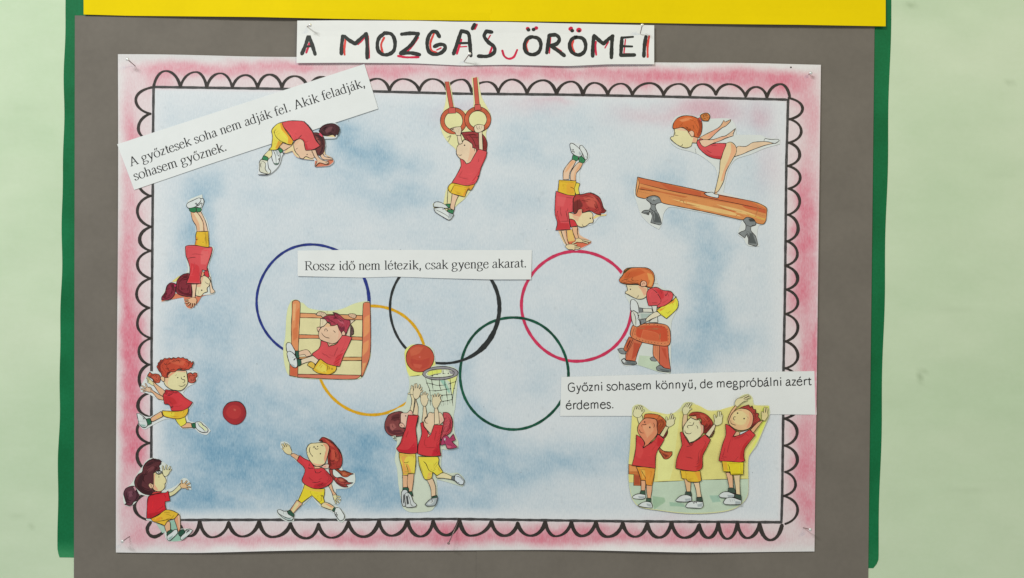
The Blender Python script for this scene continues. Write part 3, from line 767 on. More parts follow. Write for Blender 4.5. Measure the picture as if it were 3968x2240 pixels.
F.ls(1, "535,398 500,430 512,500 575,580 680,650 825,686")
F.p("shirt", R1, "642,262 800,232 1050,246 1130,320 1210,440 1280,600 1350,690 1355,705 1240,770 1090,790 1070,720 1050,620 980,568 880,605 855,608 780,480 672,350")
F.s(RS, "985,572 1060,610 1090,780 1140,785 1100,640 1030,560"); F.ls(1, "880,602 950,560 1015,500", "1060,250 1140,330 1220,440")
F.l("1060,250 1140,330 1220,440", 2.2)
F.p("arm", SK, "1200,788 1272,778 1322,900 1400,972 1512,1000 1522,1038 1470,1052 1345,1022 1272,1086 1258,1080 1302,990 1250,900")
F.ls(.9, "1455,1022 1500,1026 1500,1045", "1330,1010 1345,1022")
F.end()

# --- boy on the rings
F = Fig("ring_gymnast_cutout", "paper cut-out of a boy hanging from two gymnastic rings at the top", 1795, 570, .0006, (1640, 270, 2.4233))
F.paper(PY, "200,115 245,110 268,200 300,355 400,385 470,345 455,75 515,70 530,170 550,260 625,400 640,470 590,590 600,700 590,800 530,960 480,1080 390,1210 300,1290 250,1412 110,1330 90,1260 130,1240 190,1255 215,1130 250,1080 350,900 300,745 240,690 180,600 158,480 200,350 215,240")

F.p("strap", (196, 92, 76), "203,112 240,112 285,355 248,362", .7, False)
F.p("strap", (196, 92, 76), "468,78 505,70 528,325 488,330", .7, False)
for (cx, cy, rx, ry) in ((285, 480, 121, 121), (512, 468, 120, 116)):
    F.end(); q = Part("gym_ring", F.t, F.d)
    C = [(F.x0 + (cx + rx * .87 * math.cos(a * math.pi / 18)) / 2.4233, F.y0 + (cy + ry * .87 * math.sin(a * math.pi / 18)) / 2.4233) for a in range(36)]
    q.ribbon(C, 18.5, INK, 0, .03, True); q.step(); q.ribbon(C, 14, mat((196, 98, 68), 'print', .75, .2, 90), 0, .03, True); q.build(); F.d = q.d + .00001
F.p("strap_loop", (200, 92, 84), "238,360 300,355 306,408 240,412", .9, False)
F.p("strap_loop", (200, 92, 84), "482,330 536,326 545,378 482,382", .9)
F.p("hair", (152, 60, 62), "355,590 480,582 560,610 598,680 595,760 520,780 450,740 390,650")
F.s(HRD, "540,600 595,690 592,755 545,750"); F.ls(.8, "365,595 400,655", "420,600 470,660 500,740", "470,590 520,680", "380,600 440,690")
F.p("head", (226, 200, 170), "392,658 350,690 320,720 312,790 340,830 380,850 405,885 440,870 500,770 490,740 462,735 460,700")
F.s((228, 182, 152), "440,700 462,740 495,745 490,780 440,860 410,870 430,800")
F.ls(.8, "318,795 345,805 365,798", "465,735 478,735 485,770", "362,690 375,670 385,650"); F.o(388, 710, 7)
F.p("arm", (224, 206, 176), "318,612 350,605 368,690 345,700 330,690", .9)
F.p("hand", (218, 200, 170), "252,555 300,540 350,535 360,560 350,620 310,615 300,590 270,575", .9)
F.ls(.7, "300,545 292,580", "322,545 308,588", "340,550 325,590"); F.s((96, 70, 60), "255,556 290,548 284,575")
F.p("arm", (224, 206, 176), "520,580 552,570 560,755 525,750", .9)
F.p("hand", (224, 206, 176), "482,530 520,515 570,522 572,560 540,585 500,590 480,570", .9)
F.ls(.7, "500,528 508,556 520,560", "528,528 524,550 540,560", "552,530 545,552", "478,575 505,592")
F.p("shirt", R1, "345,835 380,852 405,885 440,870 500,770 520,748 598,768 590,820 545,920 520,1010 480,1075 400,1090 268,1062 315,985 355,900")
F.s(RS, "590,780 585,830 540,930 510,1010 470,1070 440,1070 520,960"); F.ls(1, "520,990 500,1010", "560,890 525,935"); F.o(512, 1000, 8)
F.p("leg", SL, "232,1120 268,1160 262,1260 225,1260", .9); F.p("leg", SK, "272,1165 330,1185 302,1250 290,1320 255,1300 262,1240", .9)
F.p("shorts", YG, "268,1065 400,1090 485,1075 450,1130 418,1130 390,1195 330,1180 255,1155 232,1110")
F.s(YO, "420,1090 480,1078 450,1125 420,1128 385,1190 365,1185"); F.s(Y1, "240,1105 270,1070 290,1075 260,1145"); F.ls(.9, "300,1072 262,1140 258,1155", "410,1130 425,1115 430,1125 440,1112")
F.p("sock", GS, "212,1262 252,1262 250,1300 215,1290"); F.p("sock", GS, "230,1312 290,1318 275,1358 228,1335"); F.ls(.6, "250,1315 245,1340", "268,1318 262,1350")
F.p("shoe", WH, "98,1262 115,1243 160,1245 215,1275 240,1300 190,1300 130,1290 100,1290")
F.p("shoe", WH, "100,1302 180,1295 230,1335 288,1360 262,1400 240,1412 180,1380 112,1335")
F.s(WG, "235,1340 285,1362 258,1400 240,1390"); F.ls(.7, "178,1298 185,1315 200,1305 215,1325", "105,1310 170,1340 235,1380 245,1410", "100,1285 125,1290")
F.l("220,640 260,615 235,675 222,672", .5)
F.end()

# --- boy in a handstand
F = Fig("handstand_boy_cutout", "paper cut-out of a red-haired boy in a handstand above the red ring", 2250, 760, .0006, (2120, 530, 3.16))
F.paper((211, 215, 216), "272,80 300,68 410,95 500,180 512,260 450,330 400,430 400,560 395,700 540,680 640,720 730,900 728,965 640,980 560,1070 390,1110 380,1200 540,1275 545,1300 380,1390 300,1385 225,1350 170,1250 130,1150 95,1145 120,1060 95,960 98,700 135,640 145,530 200,520 195,400 300,280 320,220")
F.p("mat", (218, 112, 84), "230,1300 300,1260 540,1275 540,1300 400,1370 300,1380", 0, label="red floor patch under the hands")
F.s((226, 186, 110), "240,1140 330,1130 340,1280 250,1290"); F.s((228, 200, 150), "135,1150 180,1150 235,1330 200,1290"); F.s((228, 184, 150), "380,1110 395,1200 520,1265 390,1250 370,1180")
F.s((226, 208, 140), "560,990 600,955 728,950 720,965 640,975 570,1010")
F.p("sock", GS, "318,222 385,240 380,280 355,298 305,275"); F.l("335,240 345,280", .6)
F.p("sock", GS, "390,262 425,235 470,290 440,325 392,310"); F.l("415,255 425,315", .6)
F.p("leg", SK, "310,280 355,298 318,370 278,440 270,522 196,525 200,420 250,340")
F.s((230, 172, 130), "300,290 345,300 290,370 240,430 215,440 260,350")
F.p("leg", SK, "390,312 438,328 400,400 358,450 352,548 285,530 290,440 330,370")
F.s((230, 172, 130), "405,320 436,330 390,400 345,440 345,540 325,535 335,440")
F.p("shoe", WH, "400,150 402,108 425,105 480,170 498,240 485,280 462,275 440,220")
F.p("shoe", WH, "278,100 292,80 320,85 395,145 438,215 400,245 330,220 300,190")
F.s(WG, "395,175 432,210 402,238 385,200"); F.s(WG, "465,230 492,240 480,270"); F.l("296,155 325,155 310,180 335,185 325,205", 1.1)
F.p("shorts", YG, "145,530 355,540 350,640 340,720 250,715 130,680 140,600"); F.s((228, 170, 60), "230,560 340,560 330,700 240,700"); F.ls(.9, "280,615 325,635 350,680")
F.p("shorts_back_leg", Y1, "360,560 402,575 385,640 398,700 355,710 335,640", .9)
F.p("hair", (172, 66, 62), "325,740 350,710 430,705 530,685 640,740 670,800 690,870 725,905 700,930 660,935 655,960 590,940 520,905 440,935 420,885 385,900 350,940 320,925 318,830")
F.s((118, 50, 48), "325,800 400,760 440,840 400,890 350,935 322,920"); F.s((124, 50, 50), "540,690 640,745 690,870 725,905 700,925 660,920 640,810"); F.s((196, 90, 78), "440,740 560,720 620,800 600,880 500,850")
F.ls(.7, "430,700 420,672", "440,695 455,668", "600,900 640,940", "500,850 520,900", "620,870 655,945"); F.l("535,688 570,700", 2.5)
F.p("head", (228, 208, 164), "262,925 350,942 385,890 425,885 430,935 520,915 560,950 555,1000 568,1020 560,1055 520,1060 470,1095 410,1105 370,1085 330,1020 270,1005")
F.s((230, 150, 122), "290,935 350,945 385,892 420,890 430,938 400,985 330,970"); F.s((230, 180, 146), "300,960 400,985 380,1040 340,1020")
F.ls(.9, "428,1070 440,1092 462,1098", "385,890 362,912"); F.o(529, 999, 9)
F.p("shirt", R1, "108,665 250,712 345,722 318,760 320,920 262,930 268,1000 285,1135 105,1145 125,1055 98,960 98,790")
F.s(RS, "110,870 160,1060 280,1060 285,1130 110,1140 128,1050"); F.s((220, 96, 98), "120,720 240,740 200,860 120,850"); F.ls(.9, "135,905 118,940 120,985", "238,925 245,985 268,1060", "312,790 280,830")
F.p("sleeve", R2, "272,1008 330,1020 372,1090 288,1105", .9)
F.p("arm", SK, "170,1148 232,1142 245,1250 270,1320 240,1325 200,1240"); F.s((230, 176, 140), "205,1148 232,1145 262,1310 245,1315")
F.p("arm", SKP, "302,1105 375,1100 370,1170 388,1245 350,1255 320,1180")
F.hand((226, 204, 160), "385,1245 430,1262 425,1292 350,1285 352,1258", "430,1262 528,1286;420,1280 500,1303;360,1282 312,1307", 12)
F.hand((226, 204, 160), "222,1340 270,1318 330,1320 335,1375 260,1375", "320,1328 358,1323;320,1342 403,1356;315,1358 385,1372;300,1366 330,1380", 12)
F.end()

# --- girl on the balance beam
F = Fig("balance_beam_cutout", "paper cut-out of a ginger girl balancing on a long wooden beam", 2740, 700, .0006, (2440, 420, 2.6433))
F.paper((212, 215, 212), "430,160 470,85 600,65 700,85 730,50 820,45 830,105 1030,108 1090,195 1090,270 1350,275 1400,300 1540,315 1540,365 1380,410 1240,470 1090,520 1020,610 985,730 960,860 1200,930 1320,965 1410,1010 1405,1140 1370,1190 1320,1205 1305,1330 1325,1415 1210,1405 1160,1330 1110,1290 1150,1150 900,1100 600,1040 410,1010 350,1070 330,1180 300,1240 210,1190 120,1100 85,1010 40,850 60,780 75,700 200,720 500,790 780,850 870,820 895,700 870,600 700,470 500,410 420,350 410,290 445,250")
F.p("leg_stand", GR, "170,935 200,900 260,893 310,920 328,965 280,975 262,1000 275,1045 300,1090 325,1180 310,1195 215,1170 230,1100 205,1050 195,1092 120,1068 150,1045 205,1035 215,980", 1, label="grey clamp foot under the beam's left end")
F.s(GRD, "248,1050 290,1085 322,1175 245,1170 255,1110"); F.s((168, 172, 170), "215,925 250,905 290,925 240,950"); F.s((66, 66, 64), "135,1066 200,1065 190,1090 180,1080"); F.ls(.8, "205,960 240,985 282,975", "200,1020 250,1055 275,1040", "222,1045 245,1100 240,1170", "245,930 240,945 262,945")
F.p("leg_stand", GR, "1158,1145 1200,1115 1250,1120 1292,1150 1292,1195 1250,1205 1240,1240 1250,1265 1290,1310 1310,1395 1295,1412 1215,1390 1215,1330 1195,1290 1180,1330 1115,1280 1150,1260 1180,1250 1190,1195", 1, label="grey clamp foot under the beam's right end")
F.s(GRD, "1225,1275 1260,1275 1300,1390 1225,1385"); F.s((66, 68, 66), "1215,1130 1270,1130 1290,1160 1230,1160"); F.ls(.8, "1185,1190 1240,1210 1290,1198", "1165,1245 1230,1270", "1195,1270 1225,1320 1222,1385")
F.p("beam", (214, 142, 86), "80,703 300,752 600,815 900,885 1200,940 1330,975 1402,1020 1405,1075 1395,1150 1370,1185 1300,1175 1270,1135 1200,1115 1155,1142 800,1065 500,1005 330,965 300,910 240,893 180,910 160,925 72,900 62,850", 1)
F.s((204, 112, 70), "92,708 600,820 1200,940 1395,1025 1400,1035 1250,1010 900,950 500,865 100,765"); F.s((196, 96, 62), "300,760 740,860 740,905 420,845")
F.s((196, 96, 62), "1130,975 1400,1040 1400,1080 1180,1020"); F.s((228, 184, 120), "420,925 800,1000 1050,1060 1150,1110 900,1070 700,1020"); F.s((228, 184, 120), "880,980 1150,1040 1330,1110 1100,1070"); F.s((196, 110, 66), "110,800 330,850 600,905 560,915 250,850 95,835")
F.s((228, 166, 110), "85,712 96,765 75,900 66,850"); F.s((196, 104, 60), "900,1010 1100,1055 1060,1062"); F.s((222, 176, 96), "1180,1070 1390,1130 1385,1150 1250,1110")
F.ls(.9, "98,765 400,840 740,905 1100,975 1400,1040", "80,705 98,765 78,850 72,900", "85,822 160,835 240,850"); F.ls(.5, "95,850 220,880", "400,900 700,960", "850,1000 1150,1060", "1180,1050 1395,1105", "1200,1080 1380,1140")
F.p("leg", (226, 196, 164), "1060,498 1092,410 1110,388 1190,390 1260,350 1375,340 1420,345 1490,355 1380,380 1230,435 1150,470", .9)
F.p("slipper", WH, "1372,340 1388,308 1440,318 1520,318 1532,330 1490,358 1420,342", .9)
F.p("arm", SKP, "715,300 780,265 860,225 925,185 965,120 975,140 1035,115 1030,135 985,180 945,200 880,255 810,318 730,318", .9); F.s((230, 160, 130), "840,240 920,190 930,210 870,260 820,300 790,300"); F.ls(.6, "968,150 1000,135", "985,160 1015,135")
F.p("leg", (228, 204, 160), "985,365 1035,345 1085,385 1092,450 1055,520 1015,590 985,650 960,750 905,850 868,870 900,740 920,640 930,520 960,440", .9)
F.s((230, 172, 132), "1035,350 1085,390 1088,450 1050,515 1010,590 985,640 955,745 930,750 960,640 1010,520 1040,430"); F.s(SKP, "870,840 900,845 895,880 868,872")
F.p("slipper", WH, "760,870 800,862 850,860 870,878 908,880 912,905 900,918 800,895")
F.p("leotard", R1, "690,340 730,312 760,330 775,390 870,360 985,358 985,380 960,440 935,520 860,510 790,480 730,430 700,390")
F.s(RS, "730,430 790,465 870,485 940,490 935,518 860,508 790,480"); F.ls(.9, "725,335 735,370 765,395", "985,365 960,355")
F.p("arm", SK, "712,330 760,320 850,320 940,290 985,280 1085,205 1060,262 1060,280 985,305 930,330 860,355 770,395 735,375", .9); F.s((230, 172, 140), "850,325 940,292 1020,285 930,325 860,350"); F.ls(.6, "1075,215 1010,275", "1060,250 1020,280")
F.p("head", (224, 214, 166), "455,205 520,195 600,225 660,290 700,300 685,355 640,352 630,385 580,405 520,390 470,360 440,335 418,310 425,292 448,290 458,250")
F.s((230, 172, 140), "590,215 660,290 700,300 685,350 640,350 650,300 600,260"); F.s((230, 190, 160), "460,205 560,200 600,235 500,225")
F.ls(.8, "468,240 462,275 500,278", "520,385 540,380 540,362", "605,235 610,255"); F.l("668,400 680,458", 1)
F.p("hair", HO, "442,200 450,150 490,100 560,75 640,80 700,105 735,130 742,200 730,260 705,300 660,290 655,245 620,230 605,250 590,225 540,195 500,200 455,210")
F.s(HOD, "690,110 740,140 740,220 705,295 690,270 715,200"); F.s((226, 140, 92), "500,120 600,90 650,110 540,140"); F.ls(.7, "480,180 478,208", "510,175 508,200", "540,170 535,195", "565,180 580,210", "640,170 680,230", "660,140 720,220", "690,110 735,170", "690,180 715,250", "680,240 700,290")
F.p("ear", (228, 190, 160), "605,240 635,228 658,245 655,285 635,292 620,270", .8)
F.p("hair_bun", (198, 122, 68), "722,75 745,55 800,50 822,85 805,130 750,125 735,105"); F.ls(.6, "750,90 800,70", "750,105 790,110")
F.p("hair_tie", (206, 84, 80), "700,100 720,92 738,130 725,138", .5)
F.end()

# --- girl in a handstand, left
F = Fig("handstand_girl_cutout", "paper cut-out of a maroon-haired girl in a handstand near the left frame", 730, 970, .0006, (600, 740, 3.16))
F.paper((213, 217, 210), "380,175 420,110 500,70 580,42 585,90 605,130 575,240 640,370 665,500 672,665 720,690 715,750 660,930 690,1050 705,1190 745,1230 720,1265 560,1290 520,1370 440,1445 380,1420 350,1300 240,1290 180,1340 80,1360 78,1305 130,1190 200,1120 300,1040 400,985 375,800 365,690 400,665 490,650 500,500 495,430 440,300 420,220")
F.p("mat", FL, "80,1330 250,1255 360,1290 460,1300 560,1280 720,1262 580,1290 525,1370 440,1440 385,1415 350,1300 200,1330 82,1356", 0, label="orange floor patch under head and hand")
F.s((226, 222, 130), "205,1110 300,1040 330,1040 260,1110")
F.p("leg", SK, "515,255 560,245 620,370 652,495 605,495 585,380")
F.p("leg", SKP, "440,258 515,262 590,380 602,495 515,500 505,430 460,350"); F.s((232, 206, 170), "470,262 515,266 585,385 590,490 555,495 540,400")
F.p("sock", GS, "500,205 560,205 572,235 545,258 508,250"); F.p("sock", (52, 120, 76), "415,208 500,198 510,235 490,262 432,250")
F.p("shoe", WH, "560,95 592,92 602,130 575,200 540,205 500,190 560,130"); F.l("500,185 540,175 560,150 580,150 565,195", 1.1)
F.p("shoe", WH, "388,182 400,150 480,110 540,85 562,95 560,125 500,190 410,210"); F.s(GRD, "485,152 515,138 510,160 550,150 510,178")
F.p("shorts", YG, "510,498 655,495 665,682 630,692 490,662 500,600 500,550"); F.s((228, 150, 60), "500,560 520,560 520,660 495,655"); F.ls(.9, "615,500 630,690", "500,595 530,590 510,605")
F.p("ponytail", (138, 52, 68), "82,1330 85,1298 125,1240 150,1160 200,1122 260,1140 245,1260 200,1320 140,1340"); F.s((96, 38, 46), "90,1300 160,1230 130,1330"); F.s((96, 38, 46), "180,1130 240,1140 240,1240 210,1200"); F.ls(.6, "100,1310 150,1240", "150,1320 210,1230", "190,1140 215,1170")
F.p("head", (224, 210, 172), "555,1050 600,1038 650,1060 680,1110 665,1160 640,1190 645,1235 600,1250 560,1290 500,1280 490,1150 560,1130"); F.s((230, 176, 146), "570,1050 600,1045 560,1180 510,1180 510,1140 560,1130")
F.ls(.9, "612,1110 640,1135 665,1142", "528,1210 538,1260"); F.o(574, 1216, 9)
F.p("hair", (132, 50, 60), "262,1180 275,1090 340,1025 410,1005 430,1050 385,1120 450,1140 450,1200 460,1295 380,1290 300,1270 262,1240"); F.s((98, 38, 44), "270,1180 290,1240 400,1285 455,1290 450,1260 360,1250"); F.s((98, 38, 44), "340,1030 410,1010 400,1060 340,1070"); F.ls(.7, "300,1140 330,1120", "340,1190 420,1200", "285,1110 300,1080")
F.p("hair_tie", (190, 50, 92), "232,1148 250,1140 265,1160 250,1178 235,1170", .5)
F.p("collar", SP, "575,990 600,990 600,1030 565,1055", .8); F.p("sleeve", R2, "602,1000 645,940 665,1045 650,1060 615,1035", .9)
F.p("arm", (226, 196, 168), "655,1055 678,1050 705,1190 735,1225 715,1250 680,1252 672,1130 690,1110", .8)
F.p("shirt", R1, "375,680 400,668 490,665 640,692 690,685 702,700 695,760 640,930 640,980 580,965 575,1000 555,1080 565,1135 385,1130 415,1060 430,960 410,870 380,790")
F.s((222, 104, 104), "600,705 690,700 680,780 630,900 560,900 560,760"); F.s(R2, "440,880 540,920 545,1120 400,1120 425,1050 435,960"); F.ls(.8, "395,830 450,815 500,812", "400,852 420,850", "575,985 610,1005")
F.p("arm", SK, "448,1142 510,1142 500,1230 490,1310 455,1310 458,1230")
F.hand((224, 176, 138), "455,1305 490,1308 512,1340 490,1375 430,1365 405,1330", "420,1335 374,1336;430,1350 372,1373;440,1360 402,1402;455,1365 441,1422;475,1365 474,1414;500,1345 500,1385", 10)
F.end()

# --- boy on the wall bars
F = Fig("wall_bars_cutout", "paper cut-out of a boy hanging from wooden wall bars inside the blue ring", 1270, 1315, .0006, (1080, 1150, 4.4053))
F.paper((216, 218, 168), "160,180 230,60 330,55 365,90 420,110 500,185 620,220 800,240 950,235 1100,200 1280,120 1420,85 1545,80 1570,180 1570,1000 1530,1130 1430,1370 1290,1415 1000,1415 500,1400 180,1345 110,1200 80,1000 80,850 110,700 130,350")
F.p("wall", (222, 212, 162), "362,280 1430,310 1410,1350 325,1340 330,800", 0, label="yellow wall between the bars")
for nm, c, s in (("rung", (222, 156, 110), "365,278 620,288 830,300 1100,305 1440,322 1440,395 1180,390 900,380 640,362 362,358"), ("rung", (216, 138, 98), "340,645 500,650 680,655 1250,680 1430,688 1430,745 1200,735 700,712 345,712"),
                 ("rung", (216, 160, 106), "340,1015 800,1020 1120,1030 1418,1030 1420,1090 1080,1090 700,1080 340,1060"), ("rung", (212, 122, 96), "320,1322 800,1328 1410,1340 1330,1400 1000,1408 500,1385 320,1375")):
    F.p(nm, c, s, 1.1)

F.p("upright", (222, 146, 98), "232,90 265,62 320,62 365,100 358,400 345,660 335,900 325,1370 185,1345 190,1150 215,850 215,500 228,250"); F.s((206, 104, 72), "190,1170 325,1170 322,1365 188,1340"); F.s((232, 170, 120), "245,120 300,110 270,400 240,420"); F.s((212, 124, 80), "300,250 350,180 350,420 280,560"); F.s((212, 124, 80), "240,560 330,480 320,700 250,760")
F.p("upright", (212, 122, 90), "1440,150 1450,108 1500,92 1560,105 1568,400 1570,800 1558,1000 1530,1110 1440,1340 1410,1375 1415,1100 1428,800 1430,400"); F.s((226, 150, 100), "1460,360 1550,300 1548,600 1450,700"); F.s((226, 150, 100), "1440,800 1540,730 1530,900 1430,1020"); F.s((226, 166, 110), "1425,1130 1500,1120 1430,1320")
F.p("arm", (224, 208, 176), "715,372 825,378 830,430 770,500 705,520", .9); F.ls(.8, "755,380 752,480")
F.p("hand", (216, 190, 160), "640,300 680,258 780,268 818,310 805,345 750,350 720,325 660,320", .9); F.ls(.7, "700,262 690,305", "740,262 715,312", "778,275 735,320", "818,305 765,340"); F.s((90, 70, 62), "615,292 660,272 648,318 625,305")
F.p("arm", (224, 204, 180), "1205,395 1310,398 1232,470 1228,690 1145,670", .9); F.p("hair_back", (110, 82, 80), "1240,480 1275,550 1275,640 1240,660 1220,690 1222,600", .9)
F.p("hand", (216, 180, 150), "1188,300 1230,288 1310,300 1322,335 1305,365 1265,365 1225,345 1195,325", .9); F.ls(.7, "1230,290 1210,325", "1265,298 1235,345", "1295,305 1275,360")
F.p("leg", SK, "340,935 485,905 555,985 560,1000 465,1025 345,1020", .9); F.p("leg", (226, 208, 178), "345,1000 445,988 470,1025 350,1030", .7)
F.p("sock", GD, "275,925 340,925 350,1050 300,1050"); F.ls(.6, "285,950 340,950", "285,975 345,975", "290,1000 345,1000")
F.p("shoe", WH, "128,820 150,785 200,790 245,860 280,930 275,1000 180,950 140,930")
F.p("leg", (226, 206, 178), "380,1075 600,1008 685,1075 630,1155 545,1105 380,1155")
F.p("sock", GD, "310,1062 380,1072 385,1130 380,1165 318,1190"); F.ls(.6, "320,1090 378,1100", "325,1120 380,1130", "322,1150 375,1155")
F.p("shoe", WH, "142,960 180,930 250,965 305,1060 318,1185 290,1210 240,1198 190,1140 160,1060"); F.s(WG, "205,1140 260,1165 290,1200 230,1190"); F.ls(1, "230,1040 275,1020", "295,1045 258,1070 258,1085 285,1065")
F.p("shorts", YG, "710,1062 830,1140 985,1185 985,1235 940,1295 860,1325 780,1322 660,1300 580,1245 640,1150"); F.s((228, 206, 90), "690,1120 800,1170 820,1300 700,1280 620,1220"); F.ls(.9, "820,1145 835,1200 820,1265", "850,1175 862,1210 855,1245", "895,1205 895,1235 918,1238 920,1215")
F.p("shorts_back_leg", (222, 184, 80), "490,1170 510,1130 555,1110 615,1155 600,1225 580,1225 520,1190", .9)
F.p("shirt", R1, "720,750 820,780 852,850 990,800 1080,665 1250,690 1240,720 1180,860 1110,1000 1040,1190 985,1185 830,1145 710,1062 680,1075 570,990 580,965 680,890 715,820")
F.s(R2, "1000,1000 1100,960 1040,1100 1010,1180 930,1160"); F.ls(1, "930,1135 1060,1050", "965,1055 1095,960", "1050,945 1140,880", "950,1160 1040,1110", "1000,1180 1045,1140"); F.s(SK, "860,800 930,800 852,848")
F.l("852,850 862,805", .8)
F.p("head", SK, "690,580 735,520 770,505 830,440 900,470 1010,480 1060,600 1080,660 1000,770 930,800 850,785 760,755 700,720 682,650"); F.s((230, 176, 150), "1000,490 1060,600 1075,650 1000,760 1020,640"); F.s((230, 182, 140), "800,470 840,440 890,490 960,500 880,520 780,510")
F.p("ear", (228, 184, 158), "652,525 695,518 720,530 680,585 665,590", .9); F.p("ear", (230, 186, 160), "1075,610 1110,580 1138,610 1130,655 1085,660", .8)

F.ls(1.0, "730,612 752,650 800,690 860,705 865,715", "785,590 790,555 810,545 835,580 820,592", "925,578 950,590 968,618")
F.p("hair", HP, "735,368 820,325 900,318 960,310 920,265 1000,285 1050,320 1120,380 1215,400 1220,470 1180,560 1150,640 1110,575 1070,610 1040,570 1000,470 950,490 885,495 870,430 830,430 790,380")
F.s((110, 50, 60), "920,268 1000,290 1040,330 990,320"); F.s((120, 48, 64), "1010,470 1060,520 1110,500 1140,560 1110,572 1070,605 1045,570"); F.s((140, 52, 70), "740,368 840,340 890,400 860,425 800,385"); F.s((190, 92, 108), "980,350 1090,400 1130,480 1040,440")
F.ls(.7, "900,430 870,460", "1020,440 1000,480", "1050,500 1060,560", "1180,430 1150,520", "860,360 800,370", "1120,500 1110,560"); F.l("826,235 826,275", .9)
F.end()

# --- boy vaulting the buck
F = Fig("vaulting_boy_cutout", "paper cut-out of an orange-haired boy leaping over a brown vaulting buck", 2510, 1240, .0006, (2380, 1020, 3.3045))
F.paper((210, 214, 208), "60,205 100,120 150,65 260,48 440,60 520,140 560,260 640,330 740,355 820,480 800,600 735,750 728,1000 722,1400 690,1418 560,1390 300,1305 110,1300 40,1100 120,1060 190,930 230,800 215,620 205,540 140,400 150,300 70,245")
F.p("floor", (192, 206, 182), "320,1180 480,1200 560,1280 720,1360 720,1405 560,1385 300,1300", 0, label="green floor patch")
F.p("foot_pad", GR, "42,1100 110,1088 155,1125 140,1165 80,1155", .9); F.s((150, 158, 156), "60,1100 110,1095 130,1130")
F.p("foot_pad", GR, "455,1220 490,1200 545,1215 540,1255 480,1250", .9)
F.p("buck_leg", WDD, "190,940 250,960 190,1120 150,1130 120,1100", .9); F.s(HRD, "160,1060 200,980 215,990 160,1110"); F.ls(.7, "225,950 150,1120")
F.p("buck_leg", (206, 112, 80), "245,965 362,1010 310,1120 270,1255 150,1240 145,1180 200,1060"); F.s((190, 84, 60), "250,1010 340,1030 290,1180 220,1240 240,1120"); F.ls(.6, "255,990 180,1130 155,1220")
F.p("buck_leg", (216, 134, 96), "498,1050 580,1055 590,1300 545,1240 500,1180", .9); F.ls(.6, "530,1060 535,1190", "555,1060 560,1240")
F.p("buck_leg", (206, 100, 76), "580,1055 690,1060 700,1200 722,1355 640,1340 585,1300"); F.s((190, 82, 60), "600,1080 660,1090 680,1240 640,1180")
F.p("foot_pad", GR, "90,1240 130,1215 160,1250 280,1258 288,1290 250,1302 120,1290", 1); F.s((98, 106, 106), "160,1262 280,1270 260,1298 150,1285"); F.s(WH, "95,1245 125,1225 150,1260 130,1280")
F.p("foot_pad", GR, "540,1330 590,1305 640,1340 722,1358 720,1395 640,1390 550,1370", 1); F.s((98, 106, 106), "570,1345 640,1355 720,1370 700,1390 600,1375")
F.p("buck_body", (216, 130, 88), "235,800 300,790 400,770 600,775 680,800 715,860 722,1000 700,1050 640,1062 520,1045 350,1010 230,955 205,910"); F.s((200, 84, 56), "290,830 400,795 620,800 680,850 690,1000 600,1010 560,900 440,920 370,850 330,960 280,930"); F.s((206, 100, 66), "370,850 560,900 600,1010 400,980 340,950"); F.ls(.7, "262,820 235,900 240,945")
for (x, y) in ((290, 830), (270, 870), (266, 910), (285, 960), (325, 980), (365, 990), (405, 1000), (440, 1008), (480, 1012), (520, 1018), (560, 1025), (605, 1030), (650, 1025), (690, 1010), (692, 970), (690, 925), (686, 880), (678, 845), (640, 818), (600, 805), (555, 795), (510, 788), (450, 785), (410, 782)): F.o(x, y, 5)
F.p("leg", (216, 214, 200), "365,580 480,582 495,628 370,625", .9); F.p("arm", (214, 212, 200), "480,545 550,540 545,620 555,700 560,760 440,755 480,720 520,700 500,620", .9); F.s((170, 184, 176), "330,640 490,640 420,700 340,710")
F.p("shoe", WH, "208,520 215,475 245,462 290,500 312,560 318,640 260,620 215,605")
F.p("sock", GR, "312,570 365,578 368,625 318,628", .9); F.ls(.6, "325,590 362,592", "325,608 365,610")
F.p("leg", (222, 212, 186), "405,720 440,680 540,620 610,655 540,690 470,720 410,755"); F.p("sock", GR, "330,722 400,710 412,750 345,790", .9); F.ls(.6, "345,730 352,780", "370,720 378,770")
F.p("shoe", (212, 212, 200), "218,625 250,605 295,640 320,720 335,790 300,812 255,800 225,730"); F.s(WH, "270,650 300,660 325,720 335,785 290,805 285,730"); F.ls(.9, "240,615 275,700 275,808", "290,680 318,660 300,710 312,720 305,740")
F.p("shorts", (228, 218, 76), "540,600 600,560 730,490 790,435 818,490 812,570 760,630 670,710 600,660"); F.s(YO, "545,600 620,560 740,480 780,440 770,500 650,570 590,615"); F.ls(.8, "600,640 670,712")
F.p("head", (224, 208, 170), "150,275 330,280 430,310 425,400 380,450 310,460 230,430 180,402 142,385 145,365 172,350 165,310"); F.s((230, 172, 140), "300,290 420,315 420,400 380,420 340,340"); F.ls(.9, "285,440 305,430 308,405", "188,298 228,296"); F.o(208, 334, 9)
F.p("shirt", R1, "420,370 450,330 540,308 620,345 720,360 755,400 730,480 640,545 550,570 550,540 440,545 415,440"); F.s(R2, "520,330 620,350 640,440 600,470 560,380"); F.ls(.9, "480,325 540,370 600,470 590,510 545,545", "590,345 600,375", "615,350 605,395", "650,390 660,420 690,370", "755,398 790,430"); F.l("755,398 790,432", 2.4)
